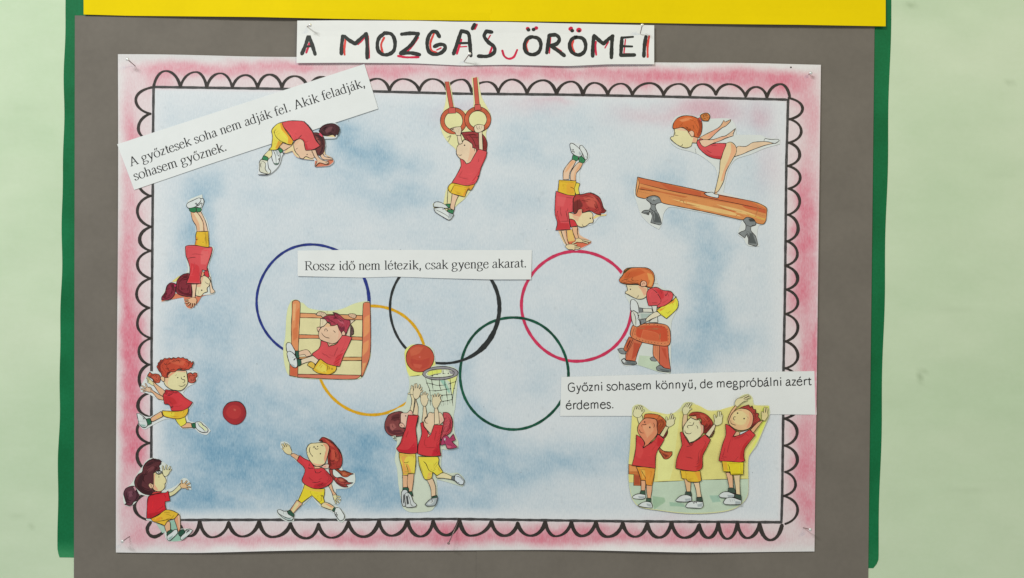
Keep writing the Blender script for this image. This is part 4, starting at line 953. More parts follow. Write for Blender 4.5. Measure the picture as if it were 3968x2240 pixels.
F.p("hair", (214, 118, 70), "62,215 110,150 130,90 170,62 330,55 430,65 500,120 515,200 500,270 480,310 440,310 410,290 415,250 380,225 340,240 335,292 290,265 170,270 80,245"); F.s((226, 158, 92), "420,120 500,150 500,250 470,300 430,300 440,220"); F.s((200, 96, 56), "150,120 330,70 400,120 250,180 120,200"); F.s((70, 70, 40), "110,120 170,66 230,58 180,90 130,135"); F.ls(.7, "180,200 120,215 85,235", "200,230 130,240", "340,55 372,75", "500,130 490,160")
F.p("ear", (230, 176, 146), "340,250 370,225 410,240 412,285 385,298 345,300", .9); F.ls(.8, "365,282 368,255 385,250 390,270"); F.o(75, 177, 4); F.ls(.8, "500,258 560,262", "135,970 155,995", "145,965 155,995")
F.end()

# --- girl running with outstretched arms, left
F = Fig("running_girl_cutout", "paper cut-out of a curly ginger girl running beside the red ball", 650, 1530, .0006, (510, 1360, 4.2762))
F.paper((216, 219, 216), "420,260 440,190 520,120 700,108 840,105 960,140 1030,170 1020,230 990,300 960,330 1080,345 1105,400 1070,500 1030,545 940,590 850,690 900,760 1015,850 1015,890 940,990 930,1100 960,1160 1060,1180 1130,1160 1200,1200 1310,1320 1240,1390 1110,1350 1040,1290 830,1290 780,1230 720,1140 560,1130 330,1240 210,1300 130,1240 105,1160 78,1040 130,1030 220,1080 310,1090 480,980 620,960 640,900 520,850 360,760 280,710 150,680 145,600 230,440 300,340 430,370")
F.p("hair_bunch", (196, 92, 70), "260,410 300,350 345,380 400,378 455,395 480,440 465,520 420,530 370,520 350,470 300,440"); F.ls(.8, "380,420 400,410 415,430 400,450", "420,470 400,490", "270,405 330,440")
F.p("hair_bunch", (196, 92, 74), "915,420 940,370 985,362 1010,385 1040,360 1085,370 1088,420 1060,450 1062,500 1020,530 960,525 925,480"); F.s((206, 112, 96), "950,460 1000,480 1040,460 1040,515 970,515"); F.ls(.7, "975,470 990,490 1005,470", "1005,370 1025,395", "1045,365 1050,385")
F.p("arm", SKP, "350,500 420,560 560,675 545,740 490,740 440,680 380,590 340,540", .9); F.hand((222, 212, 162), "300,470 350,520 370,570 330,560 280,520", "315,490 258,432;305,492 252,455;305,505 264,494;320,535 272,520", 11)
F.p("arm", SKP, "250,610 310,600 345,650 440,715 530,770 525,815 440,795 340,690 260,670", .9); F.hand((224, 190, 158), "245,610 290,610 320,650 310,680 255,665", "265,620 231,545;257,630 168,578;252,642 162,631;258,655 196,668", 13)
F.p("leg", SKP, "320,1110 490,1000 520,1085 350,1170 325,1160"); F.s((230, 184, 120), "400,1080 500,1040 520,1080 420,1130")
F.p("sock", (48, 104, 74), "232,1130 300,1115 330,1180 325,1205 270,1232 245,1180"); F.p("shoe", WH, "85,1035 130,1040 190,1085 235,1130 262,1230 220,1268 170,1260 125,1205 110,1150"); F.s((150, 180, 170), "140,1210 240,1225 215,1262 170,1255"); F.ls(.9, "112,1165 225,1160", "180,1110 200,1090 210,1110 190,1130 225,1125")
F.p("leg", SKP, "820,1255 910,1190 1000,1208 1010,1268 840,1275"); F.p("shorts_back_leg", (228, 214, 80), "722,1125 885,1095 905,1190 880,1220 815,1255 760,1190", .9)
F.p("sock", (48, 104, 74), "990,1205 1055,1190 1065,1270 1035,1278 1005,1265"); F.p("shoe", WH, "1055,1190 1090,1170 1150,1185 1180,1225 1230,1260 1265,1305 1255,1345 1180,1350 1120,1325 1070,1275"); F.s((218, 222, 176), "1100,1185 1145,1190 1260,1310 1225,1330 1130,1240"); F.ls(.9, "1090,1180 1120,1240 1180,1290 1215,1335", "1205,1335 1250,1325")
F.p("shorts", YG, "505,990 700,998 850,985 940,940 930,1020 880,1090 780,1125 640,1110 530,1075"); F.s((228, 208, 70), "520,1005 720,1020 700,1100 600,1090 535,1060")
F.p("shirt", R2, "560,640 660,655 760,670 820,710 880,770 1010,850 960,920 850,985 700,995 660,985 650,960 640,920 610,885 545,880 525,780 525,720 550,690"); F.s((192, 52, 56), "525,760 560,740 700,780 760,870 680,900 600,870 548,870"); F.s((212, 66, 70), "800,760 960,860 900,930 780,900"); F.s(RD, "552,650 680,665 690,710 620,740 545,720"); F.ls(.9, "590,740 625,742 680,705", "650,920 700,912 650,940 690,945", "680,660 700,690 770,690")
F.p("head", (222, 212, 164), "545,450 600,400 680,330 905,325 918,400 930,520 890,600 820,655 720,650 640,630 560,570 535,510"); F.s((230, 160, 126), "540,440 600,400 690,335 760,330 690,380 620,440 570,540 545,510"); F.s((230, 176, 146), "700,335 905,325 910,350 780,350"); F.s((230, 190, 150), "560,460 620,440 600,560 640,620 570,560")
F.ls(1, "820,425 830,465 880,480 880,510 855,530 842,522", "778,570 810,585 860,580 892,545", "722,412 745,392", "865,360 890,358"); F.o(765, 443, 10); F.o(872, 424, 10)
F.p("ear", (230, 190, 150), "480,450 490,425 520,420 545,440 548,500 520,505 490,480", .9)
F.p("hair", (194, 78, 58), "430,290 416,255 436,232 438,198 466,180 480,148 518,148 545,120 590,130 622,113 660,128 692,108 730,124 772,103 812,118 852,108 884,130 922,134 944,166 976,170 994,206 1018,166 1022,208 1000,246 1004,268 968,282 950,304 900,308 850,318 780,300 720,340 610,355 590,410 605,440 560,440 500,410 490,370 460,340"); F.s((140, 56, 48), "432,290 440,210 500,160 540,160 480,240 500,380 470,350"); F.s((150, 60, 48), "590,340 640,350 595,410 610,440 560,435 570,380"); F.s((206, 96, 70), "600,160 760,140 900,170 860,250 700,220")
F.ls(.8, "540,200 560,230 590,215", "560,290 600,300 620,280", "650,320 680,300 720,310", "760,140 800,170 790,200", "700,150 680,180", "870,220 890,250", "480,330 520,340", "790,260 820,290 850,280", "900,160 930,190", "450,240 480,250", "620,160 600,180")
F.end()

# --- ball
F = Fig("ball_cutout", "round red ball cut from paper, glued on the blue right of the running girl", 909, 1600, .0006, (510, 1360, 4.2762))
F.paper((150, 56, 60), "1705,832 1800,850 1870,920 1900,1010 1885,1100 1830,1180 1750,1222 1660,1215 1580,1165 1520,1090 1508,1010 1530,930 1600,860")
F.p("ball", (164, 50, 54), "1705,838 1795,855 1865,925 1893,1012 1880,1095 1825,1175 1748,1216 1662,1209 1585,1160 1527,1088 1515,1010 1537,935 1605,866", .5); F.s((182, 60, 60), "1600,930 1700,890 1800,940 1820,1030 1760,1120 1640,1120 1560,1040"); F.s((206, 96, 84), "1680,950 1735,960 1730,1000 1690,995"); F.s((150, 48, 56), "1860,930 1892,1012 1880,1090 1825,1172 1790,1150 1850,1060"); F.l("1530,935 1600,862 1705,836 1800,852 1870,925 1897,1012", 1.2)
F.end()

# --- crouching girl, lower left corner
F = Fig("sitting_girl_cutout", "paper cut-out of a dark-haired girl sitting back in the lower left corner", 600, 1940, .0006, (460, 1760, 4.1533))
F.paper((213, 217, 210), "380,200 440,110 520,62 600,70 700,120 770,160 850,210 850,270 780,360 780,440 740,580 860,540 980,460 1010,400 1080,385 1150,460 1172,575 1000,560 900,650 830,680 825,750 760,780 770,880 900,910 985,950 1000,1200 1120,1195 1200,1215 1120,1300 1030,1385 900,1405 790,1395 740,1300 735,1160 620,1100 440,1060 450,1000 455,760 470,680 320,640 300,740 190,840 90,810 72,640 120,550 200,480 330,270")
F.p("floor", (150, 190, 170), "810,1080 900,1060 960,1240 1010,1300 1030,1385 900,1400 800,1390 830,1220 830,1150", 0, label="green patch between the feet"); F.s((176, 200, 184), "600,1110 735,1170 740,1260 700,1270")
F.p("ponytail", (96, 56, 66), "78,640 110,560 180,520 245,515 300,600 330,680 300,740 240,770 210,820 170,832 95,808 125,790 105,740 90,690"); F.s((70, 40, 48), "85,640 130,600 140,700 180,790 120,800 110,740"); F.s((70, 40, 48), "240,540 300,610 310,720 260,750 290,650"); F.s((122, 76, 88), "150,600 220,580 230,680 170,700")
F.p("hair", (92, 50, 54), "375,290 400,190 470,110 560,65 570,90 640,85 692,120 660,160 690,150 650,190 660,240 620,265 560,310 560,480 540,560 580,590 560,640 480,655 390,630 300,560 255,480 270,390 320,320"); F.s((66, 38, 42), "300,440 340,340 400,300 380,420 360,520 460,600 540,580 560,640 480,652 390,625 300,550"); F.s((66, 38, 42), "400,200 470,115 560,70 640,88 690,120 600,130 480,190"); F.s((118, 66, 70), "430,250 520,200 600,180 560,250 470,300"); F.ls(.7, "420,180 470,140", "600,200 650,190", "590,250 650,225", "640,240 660,250")
F.p("hair_tie", (198, 140, 150), "230,528 262,512 288,575 262,592", .6)
F.p("head", (222, 210, 158), "560,310 590,290 620,320 660,325 700,300 720,340 760,400 762,450 745,480 740,540 690,590 640,600 580,585 545,540 560,480"); F.s((230, 170, 136), "565,320 590,300 580,480 640,580 590,585 548,545 562,480"); F.ls(1, "715,480 745,478", "595,320 605,345", "640,350 650,340"); F.o(647, 366, 8)
F.l("595,285 640,330 690,280 640,265 610,290", 1.1); F.l("640,330 650,250 690,290 720,270", 1.1)
F.p("ear", (228, 186, 150), "480,500 500,470 535,478 560,500 545,550 510,550", .9); F.ls(.7, "495,490 530,495 520,520 535,540")
F.p("collar", (198, 70, 66), "560,610 690,595 680,615 520,650", .8)
F.hand((218, 212, 170), "705,270 760,250 820,260 800,320 755,360 725,340", "720,280 709,195;750,270 770,180;780,270 828,204;800,290 840,248", 15)
F.p("arm", (220, 212, 164), "805,615 860,600 940,530 990,470 1015,480 1010,540 960,590 900,645 820,685", .9); F.hand((224, 186, 140), "985,490 1060,470 1100,520 1060,545 1005,535", "1010,490 1015,424;1050,490 1093,434;1080,500 1142,468;1085,520 1148,531;1075,532 1112,563", 13)
F.p("leg", SKP, "740,1150 790,1080 822,1090 830,1210 790,1270 770,1260", .9); F.p("leg", SP, "900,1040 970,965 985,1000 990,1200 960,1250 920,1120", .9); F.s((230, 196, 170), "955,985 978,990 985,1195 970,1180")
F.p("sock", GD, "780,1250 850,1215 870,1235 830,1290 775,1310"); F.p("shoe", WH, "780,1320 850,1260 900,1215 940,1215 945,1270 870,1350 820,1392 785,1375"); F.s((150, 178, 170), "790,1350 880,1300 850,1370 810,1388")
F.p("sock", (46, 82, 66), "962,1270 1010,1215 1045,1215 1070,1260 1010,1320 975,1310"); F.p("shoe", WH, "1000,1330 1065,1265 1080,1225 1140,1205 1190,1225 1150,1280 1060,1360 1020,1382 995,1365"); F.s((170, 186, 182), "1010,1360 1100,1310 1040,1375"); F.ls(1, "1070,1230 1105,1225 1090,1275 1130,1215 1125,1250 1150,1210")
F.p("shorts", YG, "515,1040 640,980 740,900 850,905 960,955 900,1035 800,1070 740,1150 640,1110 550,1080"); F.s((228, 150, 50), "520,1045 620,1000 700,1020 640,1080 560,1075"); F.ls(1, "570,1085 680,1075 780,1055 900,1040", "685,1055 695,1010", "700,1055 712,1018", "630,1100 740,1150")
F.p("shirt", (208, 46, 56), "485,675 560,650 680,625 760,618 795,590 805,640 825,750 745,765 750,850 765,885 640,970 520,1030 450,1035 455,880 462,740"); F.s((186, 38, 48), "460,960 640,920 750,870 640,968 520,1025 455,1030"); F.ls(.9, "505,1030 515,990", "530,1020 520,995", "750,765 745,765")
F.end()

# --- girl running, bottom
F = Fig("leaping_girl_cutout", "paper cut-out of a red-haired girl striding with one arm flung up", 1220, 1860, .0006, (1060, 1680, 4.0388))
F.paper((212, 218, 212), "110,130 180,125 250,165 300,290 400,340 540,400 515,260 540,180 640,140 700,125 770,50 850,65 980,180 1060,290 1085,380 1070,500 1090,575 1270,620 1275,760 1180,850 980,870 980,950 1050,990 1050,1060 1000,1110 930,1100 1020,1150 1100,1230 1130,1320 1075,1395 1010,1370 930,1240 740,1150 600,990 470,1110 330,1250 320,1370 250,1388 130,1340 55,1260 55,1185 130,1200 210,1210 370,1040 460,820 440,750 480,560 360,440 270,350 190,310 110,220")
F.p("braid", (176, 84, 58), "955,560 1010,555 1050,585 1100,578 1190,610 1255,632 1200,650 1150,680 1080,670 1020,610", 1); F.s((196, 110, 76), "1060,600 1150,610 1170,650 1080,650"); F.ls(.8, "1075,600 1070,660", "1100,620 1220,640")
F.p("braid", (164, 72, 66), "865,560 925,560 930,640 980,690 1060,685 1150,740 1170,765 1245,770 1180,795 1130,800 1168,838 1080,835 1000,790 950,730 900,670"); F.s((196, 110, 84), "1010,710 1080,710 1130,750 1040,750"); F.s((116, 46, 46), "970,740 1080,800 1150,835 1060,825 990,780"); F.ls(.8, "1060,690 1150,770", "1000,740 1120,800")
F.p("hair_tie", (206, 74, 72), "960,700 985,682 1005,705 985,732 962,725", .6)
F.p("hair", (168, 60, 54), "712,110 760,60 800,60 900,110 980,190 1040,270 1075,380 1070,480 1040,540 1000,550 925,560 870,540 850,420 855,300 870,220 800,150"); F.s((196, 84, 66), "800,80 900,130 960,220 900,200 840,160"); F.s((196, 84, 66), "900,240 980,260 1030,380 1000,440 900,420"); F.s((120, 44, 40), "858,280 890,240 880,400 920,500 870,530 855,420"); F.s((60, 40, 38), "715,120 760,85 780,125 740,130"); F.ls(.8, "955,395 1075,375", "950,400 930,480", "1000,430 985,520", "890,450 900,540", "860,180 890,205"); F.l("790,62 960,180 1060,330 1075,400", 1.3)
F.p("arm", SKP, "268,330 310,310 400,350 370,425 330,390 270,345", .9); F.hand((222, 208, 160), "160,270 175,220 250,200 285,290 265,330 215,320", "180,240 134,170;195,225 171,155;222,215 206,168;245,225 236,188;190,270 142,235", 17)
F.p("arm", SKP, "860,820 905,780 940,900 985,960 975,1020 945,1040 915,930", .9); F.hand((222, 212, 162), "925,970 975,960 985,1010 955,1040", "975,975 1038,990;975,1000 1042,1038;965,1020 1016,1078;950,1020 977,1092", 11)
F.p("leg", SKP, "365,1040 455,1100 385,1170 300,1260 255,1200"); F.s((222, 210, 160), "330,1110 380,1060 400,1100 310,1240 280,1220"); F.p("leg", (224, 206, 160), "745,1115 800,1075 880,1100 950,1145 920,1200 850,1180 750,1140"); F.s((230, 160, 120), "790,1090 880,1110 940,1150 900,1160")
F.p("sock", GD, "215,1215 260,1195 320,1265 320,1300 290,1310 220,1260"); F.ls(.6, "235,1215 270,1290", "255,1210 295,1285"); F.p("shoe", WH, "58,1200 100,1190 160,1215 210,1212 230,1260 310,1310 290,1355 230,1360 150,1320 70,1240"); F.s((160, 178, 174), "120,1285 220,1320 300,1335 280,1358 210,1350"); F.ls(.9, "155,1215 158,1262", "192,1225 200,1265", "75,1245 160,1300 240,1325 305,1310")
F.p("sock", GD, "920,1200 945,1155 975,1165 965,1215 930,1220"); F.p("shoe", WH, "975,1160 1030,1165 1060,1200 1110,1290 1090,1345 1040,1362 1000,1320 955,1240"); F.ls(.9, "955,1240 990,1240 970,1270 1005,1270 980,1300 1010,1295", "1000,1320 1030,1350")
F.p("shorts", (230, 206, 56), "485,795 620,860 800,865 795,960 782,1000 800,1075 740,1105 600,970 530,1020 440,1090 385,1045 450,900"); F.s((232, 190, 80), "480,810 620,870 790,880 780,920 600,900 470,860"); F.ls(1, "572,905 598,965", "728,970 775,965 750,985 770,990")
F.p("shirt", R2, "410,340 480,390 580,440 640,520 770,540 830,590 925,700 920,750 860,810 800,840 700,865 620,858 540,825 445,745 490,560 365,430"); F.s((190, 44, 54), "640,800 780,760 830,820 720,862 620,850"); F.s((216, 66, 74), "430,370 560,450 540,530 470,480"); F.ls(.9, "560,470 552,550 600,542 640,545", "640,560 660,615 710,615 770,570", "600,760 680,765 740,742", "680,810 740,800 775,770", "710,830 780,805")
F.p("neck", SKP, "635,515 730,520 720,545 640,548", .7)
F.p("head", (224, 210, 162), "518,290 520,225 570,160 650,150 730,142 820,150 870,210 858,300 830,400 800,470 720,512 640,500 580,440 540,370"); F.s((230, 160, 126), "760,150 830,160 868,215 850,300 830,400 800,465 790,380 820,260 800,190"); F.s((230, 172, 140), "590,450 640,495 720,508 790,475 700,480"); F.ls(1.1, "572,208 560,260 580,320 610,352", "615,230 635,198 660,240 685,245 705,235"); F.ls(.8, "735,180 770,190 775,205", "808,275 805,318"); F.o(690, 203, 9); F.o(733, 316, 11); F.o(607, 352, 9); F.o(533, 292, 6)
F.p("ear", (228, 196, 176), "745,525 790,490 840,475 868,490 862,540 800,548", .9); F.s((226, 150, 130), "770,520 830,495 820,530 780,538")
F.end()

# --- two children at the basketball hoop
F = Fig("basketball_cutout", "tall paper cut-out of two children reaching for a ball and basket net", 1640, 1660, .0006, (1460, 1320, 4.2778))
F.paper((206, 214, 196), "462,175 580,65 700,55 850,90 940,150 975,400 1080,420 1250,430 1340,490 1345,570 1300,1100 1275,1230 1275,1324 1294,1531 1352,1674 1352,1771 1191,1810 1081,1803 1074,2140 1191,2195 1359,2198 1456,2321 1417,2424 1307,2388 1126,2334 990,2301 1009,2567 984,2696 912,2813 725,2845 531,2838 427,2761 401,2644 356,2373 336,2127 298,1984 317,1829 308,1790 334,1674 246,1596 168,1518 129,1402 200,1210 280,1165 350,1120 460,1070 510,900 540,700 500,500")
F.p("wall", (224, 222, 130), "462,175 580,70 850,90 900,140 975,405 860,460 760,570 545,592 500,500", 0, label="yellow background behind the ball"); F.l("550,592 640,585 718,572", .9)
F.p("ball", (192, 84, 64), "485,290 500,200 560,110 640,68 720,62 820,90 900,150 945,240 945,330 900,430 820,500 720,520 620,505 540,440 498,370"); F.s((202, 100, 74), "540,160 640,100 780,110 700,220 560,260"); F.s((184, 74, 60), "560,300 740,320 880,280 860,420 700,480 570,400"); F.s((198, 92, 72), "600,380 760,400 720,470 620,440"); F.o(712, 272, 16, mat((210, 106, 92), 'print'))
F.p("net", (204, 216, 194), "800,590 930,640 1150,640 1320,570 1300,800 1250,1000 1090,1010 880,1000 870,830", 0); F.s((224, 226, 146), "1150,640 1330,580 1290,800 1250,900 1220,700"); F.s((160, 198, 178), "1040,650 1120,650 1220,850 1200,880 1100,740")
F.ls(.95, "805,600 830,700 880,830 885,1000 890,1080", "905,620 920,720 935,820", "1040,590 1040,740 1065,820", "1130,620 1130,730 1150,800 1160,900 1175,990", "1215,600 1220,710 1222,800 1245,900 1250,990", "1340,560 1310,680 1280,790 1255,980 1262,1085",
     "830,700 925,722 1000,742 1130,738", "1180,722 1220,708 1310,680", "875,828 970,832 1065,822 1145,808 1225,798", "1080,905 1160,900 1245,895", "1090,1005 1175,995 1250,975", "885,905 930,905", "1085,905 1090,960", "880,1000 925,1010", "1100,1030 1105,1080", "1130,1030 1132,1070", "1175,1010 1175,1065", "1070,1055 1085,1090", "1210,1000 1215,1040", "1240,980 1255,1040")
for (x, y) in ((832, 706), (925, 722), (1046, 742), (1132, 733), (1222, 708), (1305, 682), (878, 828), (968, 832), (1065, 822), (1150, 805), (1222, 797), (1282, 790), (1085, 908), (1160, 900), (1242, 895), (885, 998), (1098, 1008), (1175, 995), (1248, 975)): F.o(x, y, 11)
F.p("hoop", (150, 146, 150), "755,560 780,510 860,465 1000,432 1160,432 1290,470 1345,520 1325,575 1230,620 1080,650 920,645 800,605", 1); F.s((216, 222, 196), "805,560 830,520 920,485 1080,470 1210,480 1285,520 1270,570 1180,595 1040,612 900,605 820,585"); F.s((218, 222, 110), "830,555 860,510 980,480 1080,478 1080,530 960,560 860,580"); F.s((150, 146, 150), "1195,490 1285,522 1265,565 1215,545")
F.ls(1.1, "805,560 830,520 920,485 1080,470 1210,480 1285,520 1270,570 1180,595 1040,612 900,605 820,585 805,560"); F.ls(.9, "920,500 922,585", "998,482 1000,560", "1098,475 1100,545 1145,552", "1185,490 1185,545", "875,590 940,570 1010,555 1070,545", "905,590 905,640", "1030,590 1040,645", "1112,575 1115,640", "1215,560 1218,610", "1150,490 1180,500", "1185,545 1200,555", "1255,510 1262,535")
for (x, y) in ((922, 585), (1000, 562), (1100, 545), (1185, 545)): F.o(x, y, 10)
# upper arms and faces
F.p("arm", (224, 208, 170), "555,900 600,900 628,970 615,1080 600,1220 555,1150 575,1050 578,970", .9); F.hand((222, 208, 172), "560,800 600,800 605,890 575,895 553,850", "575,815 580,750;595,810 600,765;570,870 525,880", 17)
F.p("arm", (226, 204, 168), "610,870 640,960 625,1100 598,1225 680,1240 685,1100 655,970 715,930 690,860", .9)
F.hand((222, 206, 172), "605,850 640,790 700,800 725,850 690,945 650,970 615,940", "625,830 632,727;660,820 655,720;685,820 713,737;705,835 740,780;710,860 752,828", 19)
F.p("arm", (226, 206, 172), "770,1090 810,1090 825,1180 830,1250 780,1360 750,1340 765,1200", .9); F.hand((222, 206, 172), "730,940 770,900 830,910 845,1000 810,1080 770,1080 735,1020", "740,950 735,908;770,930 767,872;797,925 801,857;820,930 838,884;820,1015 848,970", 18)
F.p("hair", (132, 70, 70), "270,1195 380,1172 425,1185 440,1220 395,1230 400,1330 420,1360 380,1380 440,1450 520,1470 560,1500 480,1560 330,1590 200,1560 140,1480 135,1360 190,1240"); F.s((96, 50, 52), "240,1260 300,1220 380,1200 400,1330 350,1320 300,1340 250,1320"); F.s((98, 50, 56), "150,1420 200,1520 330,1570 470,1545 400,1480 280,1480 210,1420"); F.s((164, 96, 92), "210,1380 280,1370 330,1440 260,1500 220,1460")
F.p("head", (228, 190, 170), "400,1210 425,1195 500,1198 550,1150 590,1180 600,1240 520,1240 500,1340 490,1430 440,1450 400,1400 395,1300", .9); F.o(480, 1248, 11); F.s((226, 160, 140), "560,1170 580,1190 590,1230 560,1220")
F.p("ear", (228, 180, 160), "370,1390 400,1365 440,1380 470,1430 420,1445 380,1425", .9); F.o(405, 1410, 8); F.ls(.8, "395,1340 425,1362")
F.p("hair", (194, 82, 90), "1100,1190 1190,1200 1250,1300 1255,1420 1225,1520 1120,1600 1090,1680 1050,1600 1080,1480 1100,1400"); F.s((150, 50, 62), "1230,1250 1255,1330 1250,1440 1210,1520 1120,1590 1160,1480 1200,1380"); F.ls(.8, "1110,1320 1160,1260", "1130,1360 1190,1300", "1110,1400 1160,1370", "1120,1440 1170,1420", "1180,1260 1140,1230"); F.l("1215,1350 1270,1420", .8)
F.p("head", (228, 200, 168), "795,1310 840,1260 850,1220 875,1190 930,1200 1060,1195 1110,1290 1115,1330 1060,1380 1010,1420 960,1520 900,1540 800,1440 775,1390", .9); F.ls(1.1, "850,1258 805,1275 795,1320 815,1365 850,1370"); F.s((228, 180, 160), "1050,1250 1105,1290 1110,1330 1040,1370"); F.s((228, 176, 140), "900,1500 960,1420 980,1480 920,1560")
F.p("arm", (226, 206, 172), "960,1110 1000,1105 1025,1200 1040,1380 955,1390 955,1200", .9); F.hand((222, 208, 172), "925,960 980,930 1040,940 1055,1000 1000,1110 960,1115 925,1050", "937,980 924,910;962,960 963,893;1000,950 1018,880;1030,960 1057,903;1040,1010 1062,988", 19)

F.end(); F.x0, F.y0, F.k = 1460, 1560, 3.3056
F.p("leg", SKP, "330,925 395,925 398,1000 390,1095 335,1100", .9); F.p("leg", SKP, "400,915 475,910 470,1000 450,1135 415,1140 390,1050", .9)
F.p("sock", GD, "335,1088 400,1090 412,1125 400,1140 332,1120"); F.p("shoe", (200, 204, 204), "318,1150 340,1120 380,1120 400,1160 380,1320 335,1330 318,1280"); F.ls(.8, "340,1165 335,1320", "355,1170 350,1310", "335,1200 360,1190", "335,1240 360,1230", "335,1280 360,1270"); F.s((70, 72, 72), "338,1180 356,1180 352,1290 338,1290")
F.p("sock", GD, "395,1155 450,1135 462,1195 440,1190"); F.p("shoe", (206, 210, 208), "362,1170 400,1155 440,1190 470,1270 508,1305 500,1330 440,1342 375,1340 360,1250"); F.s((70, 72, 72), "372,1195 398,1190 415,1300 385,1310"); F.ls(.9, "395,1165 425,1240 440,1310 470,1330", "368,1180 375,1330")
F.p("shorts", (230, 204, 84), "285,640 385,655 495,655 500,750 485,910 402,912 395,930 335,930 320,830 290,720"); F.s((230, 166, 84), "290,650 470,660 380,690 350,760 395,880 392,925 340,920 325,830 300,720"); F.s((230, 166, 84), "365,780 400,790 440,870 440,905 408,908 400,860"); F.ls(.9, "345,765 375,770 412,758", "360,788 395,788", "375,795 400,870 402,912", "335,895 350,915")
F.p("shirt", R2, "402,160 535,165 525,240 500,330 515,480 522,640 480,655 385,652 285,632 250,590 300,520 330,430 370,330 385,240"); F.s((192, 44, 56), "490,500 522,640 400,650 290,625 260,595 400,600"); F.l("535,165 518,240 500,330", 1.8); F.ls(.9, "370,350 358,375")
F.p("leg", (226, 196, 162), "640,985 715,970 750,1070 755,1190 700,1205 690,1100", .9); F.p("leg", (226, 212, 168), "755,938 850,900 965,945 955,985 850,968 770,965", .9)
F.p("sock", GD, "702,1210 770,1190 778,1215 705,1235", .9); F.p("shoe", WG, "618,1305 660,1260 700,1230 778,1215 765,1280 740,1318 640,1325"); F.s((206, 210, 208), "640,1290 700,1250 740,1240 720,1290 660,1312"); F.ls(.9, "700,1235 715,1265 690,1285")
F.p("sock", (112, 120, 124), "965,945 1000,940 1000,1000 955,985", .9); F.ls(.6, "975,945 970,985", "988,945 985,995"); F.p("shoe", (208, 216, 222), "1005,930 1040,918 1090,960 1118,1000 1105,1050 1060,1048 1000,1000"); F.ls(.9, "1015,940 1070,960 1112,1010", "1005,1000 1020,1010 1030,1030 1050,1025 1060,1045")
F.p("shorts", (230, 210, 76), "530,690 620,695 780,695 795,730 790,790 848,890 770,938 715,890 705,960 690,978 620,985 575,900 540,790"); F.s((230, 180, 90), "660,900 705,890 705,955 690,975 640,980"); F.s((190, 180, 90), "535,695 560,790 600,900 580,895 545,800"); F.ls(1, "595,750 630,785 670,870 712,890", "735,808 770,760", "750,830 780,790")
F.l("775,825 800,850 790,860 815,870 808,885", .6, mat((190, 90, 50), 'ink'))
F.p("shirt", R2, "558,262 595,250 605,310 640,352 665,400 690,415 735,285 850,290 825,400 805,560 822,680 700,690 600,680 525,655 530,550 575,400"); F.s((192, 44, 56), "730,600 830,480 808,560 820,675 700,685"); F.s((228, 180, 150), "655,398 690,412 650,452"); F.ls(.7, "840,360 800,400", "830,400 780,450", "825,430 770,490", "820,470 760,530", "740,630 770,590", "755,640 785,600", "770,655 795,620"); F.l("655,400 650,450 690,415", .7)
F.p("ribbon_bow", (176, 66, 102), "850,440 900,420 935,460 980,400 1008,480 960,500 1035,570 970,590 900,590 880,530 820,550 825,500", .9); F.s((206, 100, 120), "890,540 960,560 940,585 905,580"); F.s(WH, "858,455 880,450 885,490 868,495"); F.ls(.7, "900,460 860,500 880,530", "940,450 985,470", "900,530 960,540", "910,540 1000,560")
F.p("printed_letter", (206, 214, 196), "200,430 240,420 250,480 215,475", 0, label="scrap of a printed letter at the paper's edge"); F.l("208,440 232,436 238,470 212,462 225,452 238,452", 1.3, mat(BLKI, "ink"))
F.end()

# --- three children stretching, bottom right
F = Fig("three_children_cutout", "wide paper cut-out of three children side by side stretching both arms up", 2700, 1760, .0018, (2420, 1510, 2.9673))
F.paper((216, 215, 160), "85,290 95,200 150,170 215,185 290,240 400,285 560,270 640,210 690,150 790,150 880,220 1000,240 1180,220 1270,170 1330,80 1420,50 1470,90 1490,170 1560,180 1660,180 1670,280 1600,450 1520,640 1430,770 1425,1000 1415,1220 1330,1330 1200,1390 1000,1420 700,1425 400,1390 170,1350 90,1260 50,1070 45,860 60,700")
F.p("wall", (226, 216, 134), "62,700 88,300 300,250 560,285 800,170 1000,250 1300,180 1660,190 1600,440 1425,770 1420,1025 900,1035 450,1055 180,1065 52,1065 50,860", 0, label="yellow wall behind the children"); F.s((228, 224, 150), "380,300 640,260 560,900 520,1040 380,1050"); F.s((222, 230, 110), "1580,200 1665,190 1600,440 1440,750 1430,740 1540,500")
F.p("floor", (192, 208, 186), "52,1068 180,1068 450,1058 900,1038 1420,1028 1412,1210 1330,1322 1200,1380 1000,1410 700,1415 400,1382 175,1342 95,1255", 0, label="pale green floor"); F.s((160, 188, 158), "320,1220 460,1240 470,1290 340,1380 320,1300"); F.s((160, 190, 166), "510,1290 680,1310 700,1350 520,1340"); F.s((160, 190, 170), "970,1215 1080,1210 1110,1290 1010,1300"); F.l("335,1062 450,1057 680,1047", .9); F.l("890,1038 1180,1030 1420,1026", .9); F.l("52,1068 110,1072", .9)
F.p("bench", (206, 122, 66), "48,858 150,880 200,950 190,1000 185,1105 105,1102 108,975 48,970", 1, False); F.s((176, 84, 56), "112,975 180,985 180,1100 110,1098"); F.s((222, 150, 90), "52,870 140,890 180,940 52,945"); F.ls(.9, "48,945 190,950", "48,970 180,972"); 
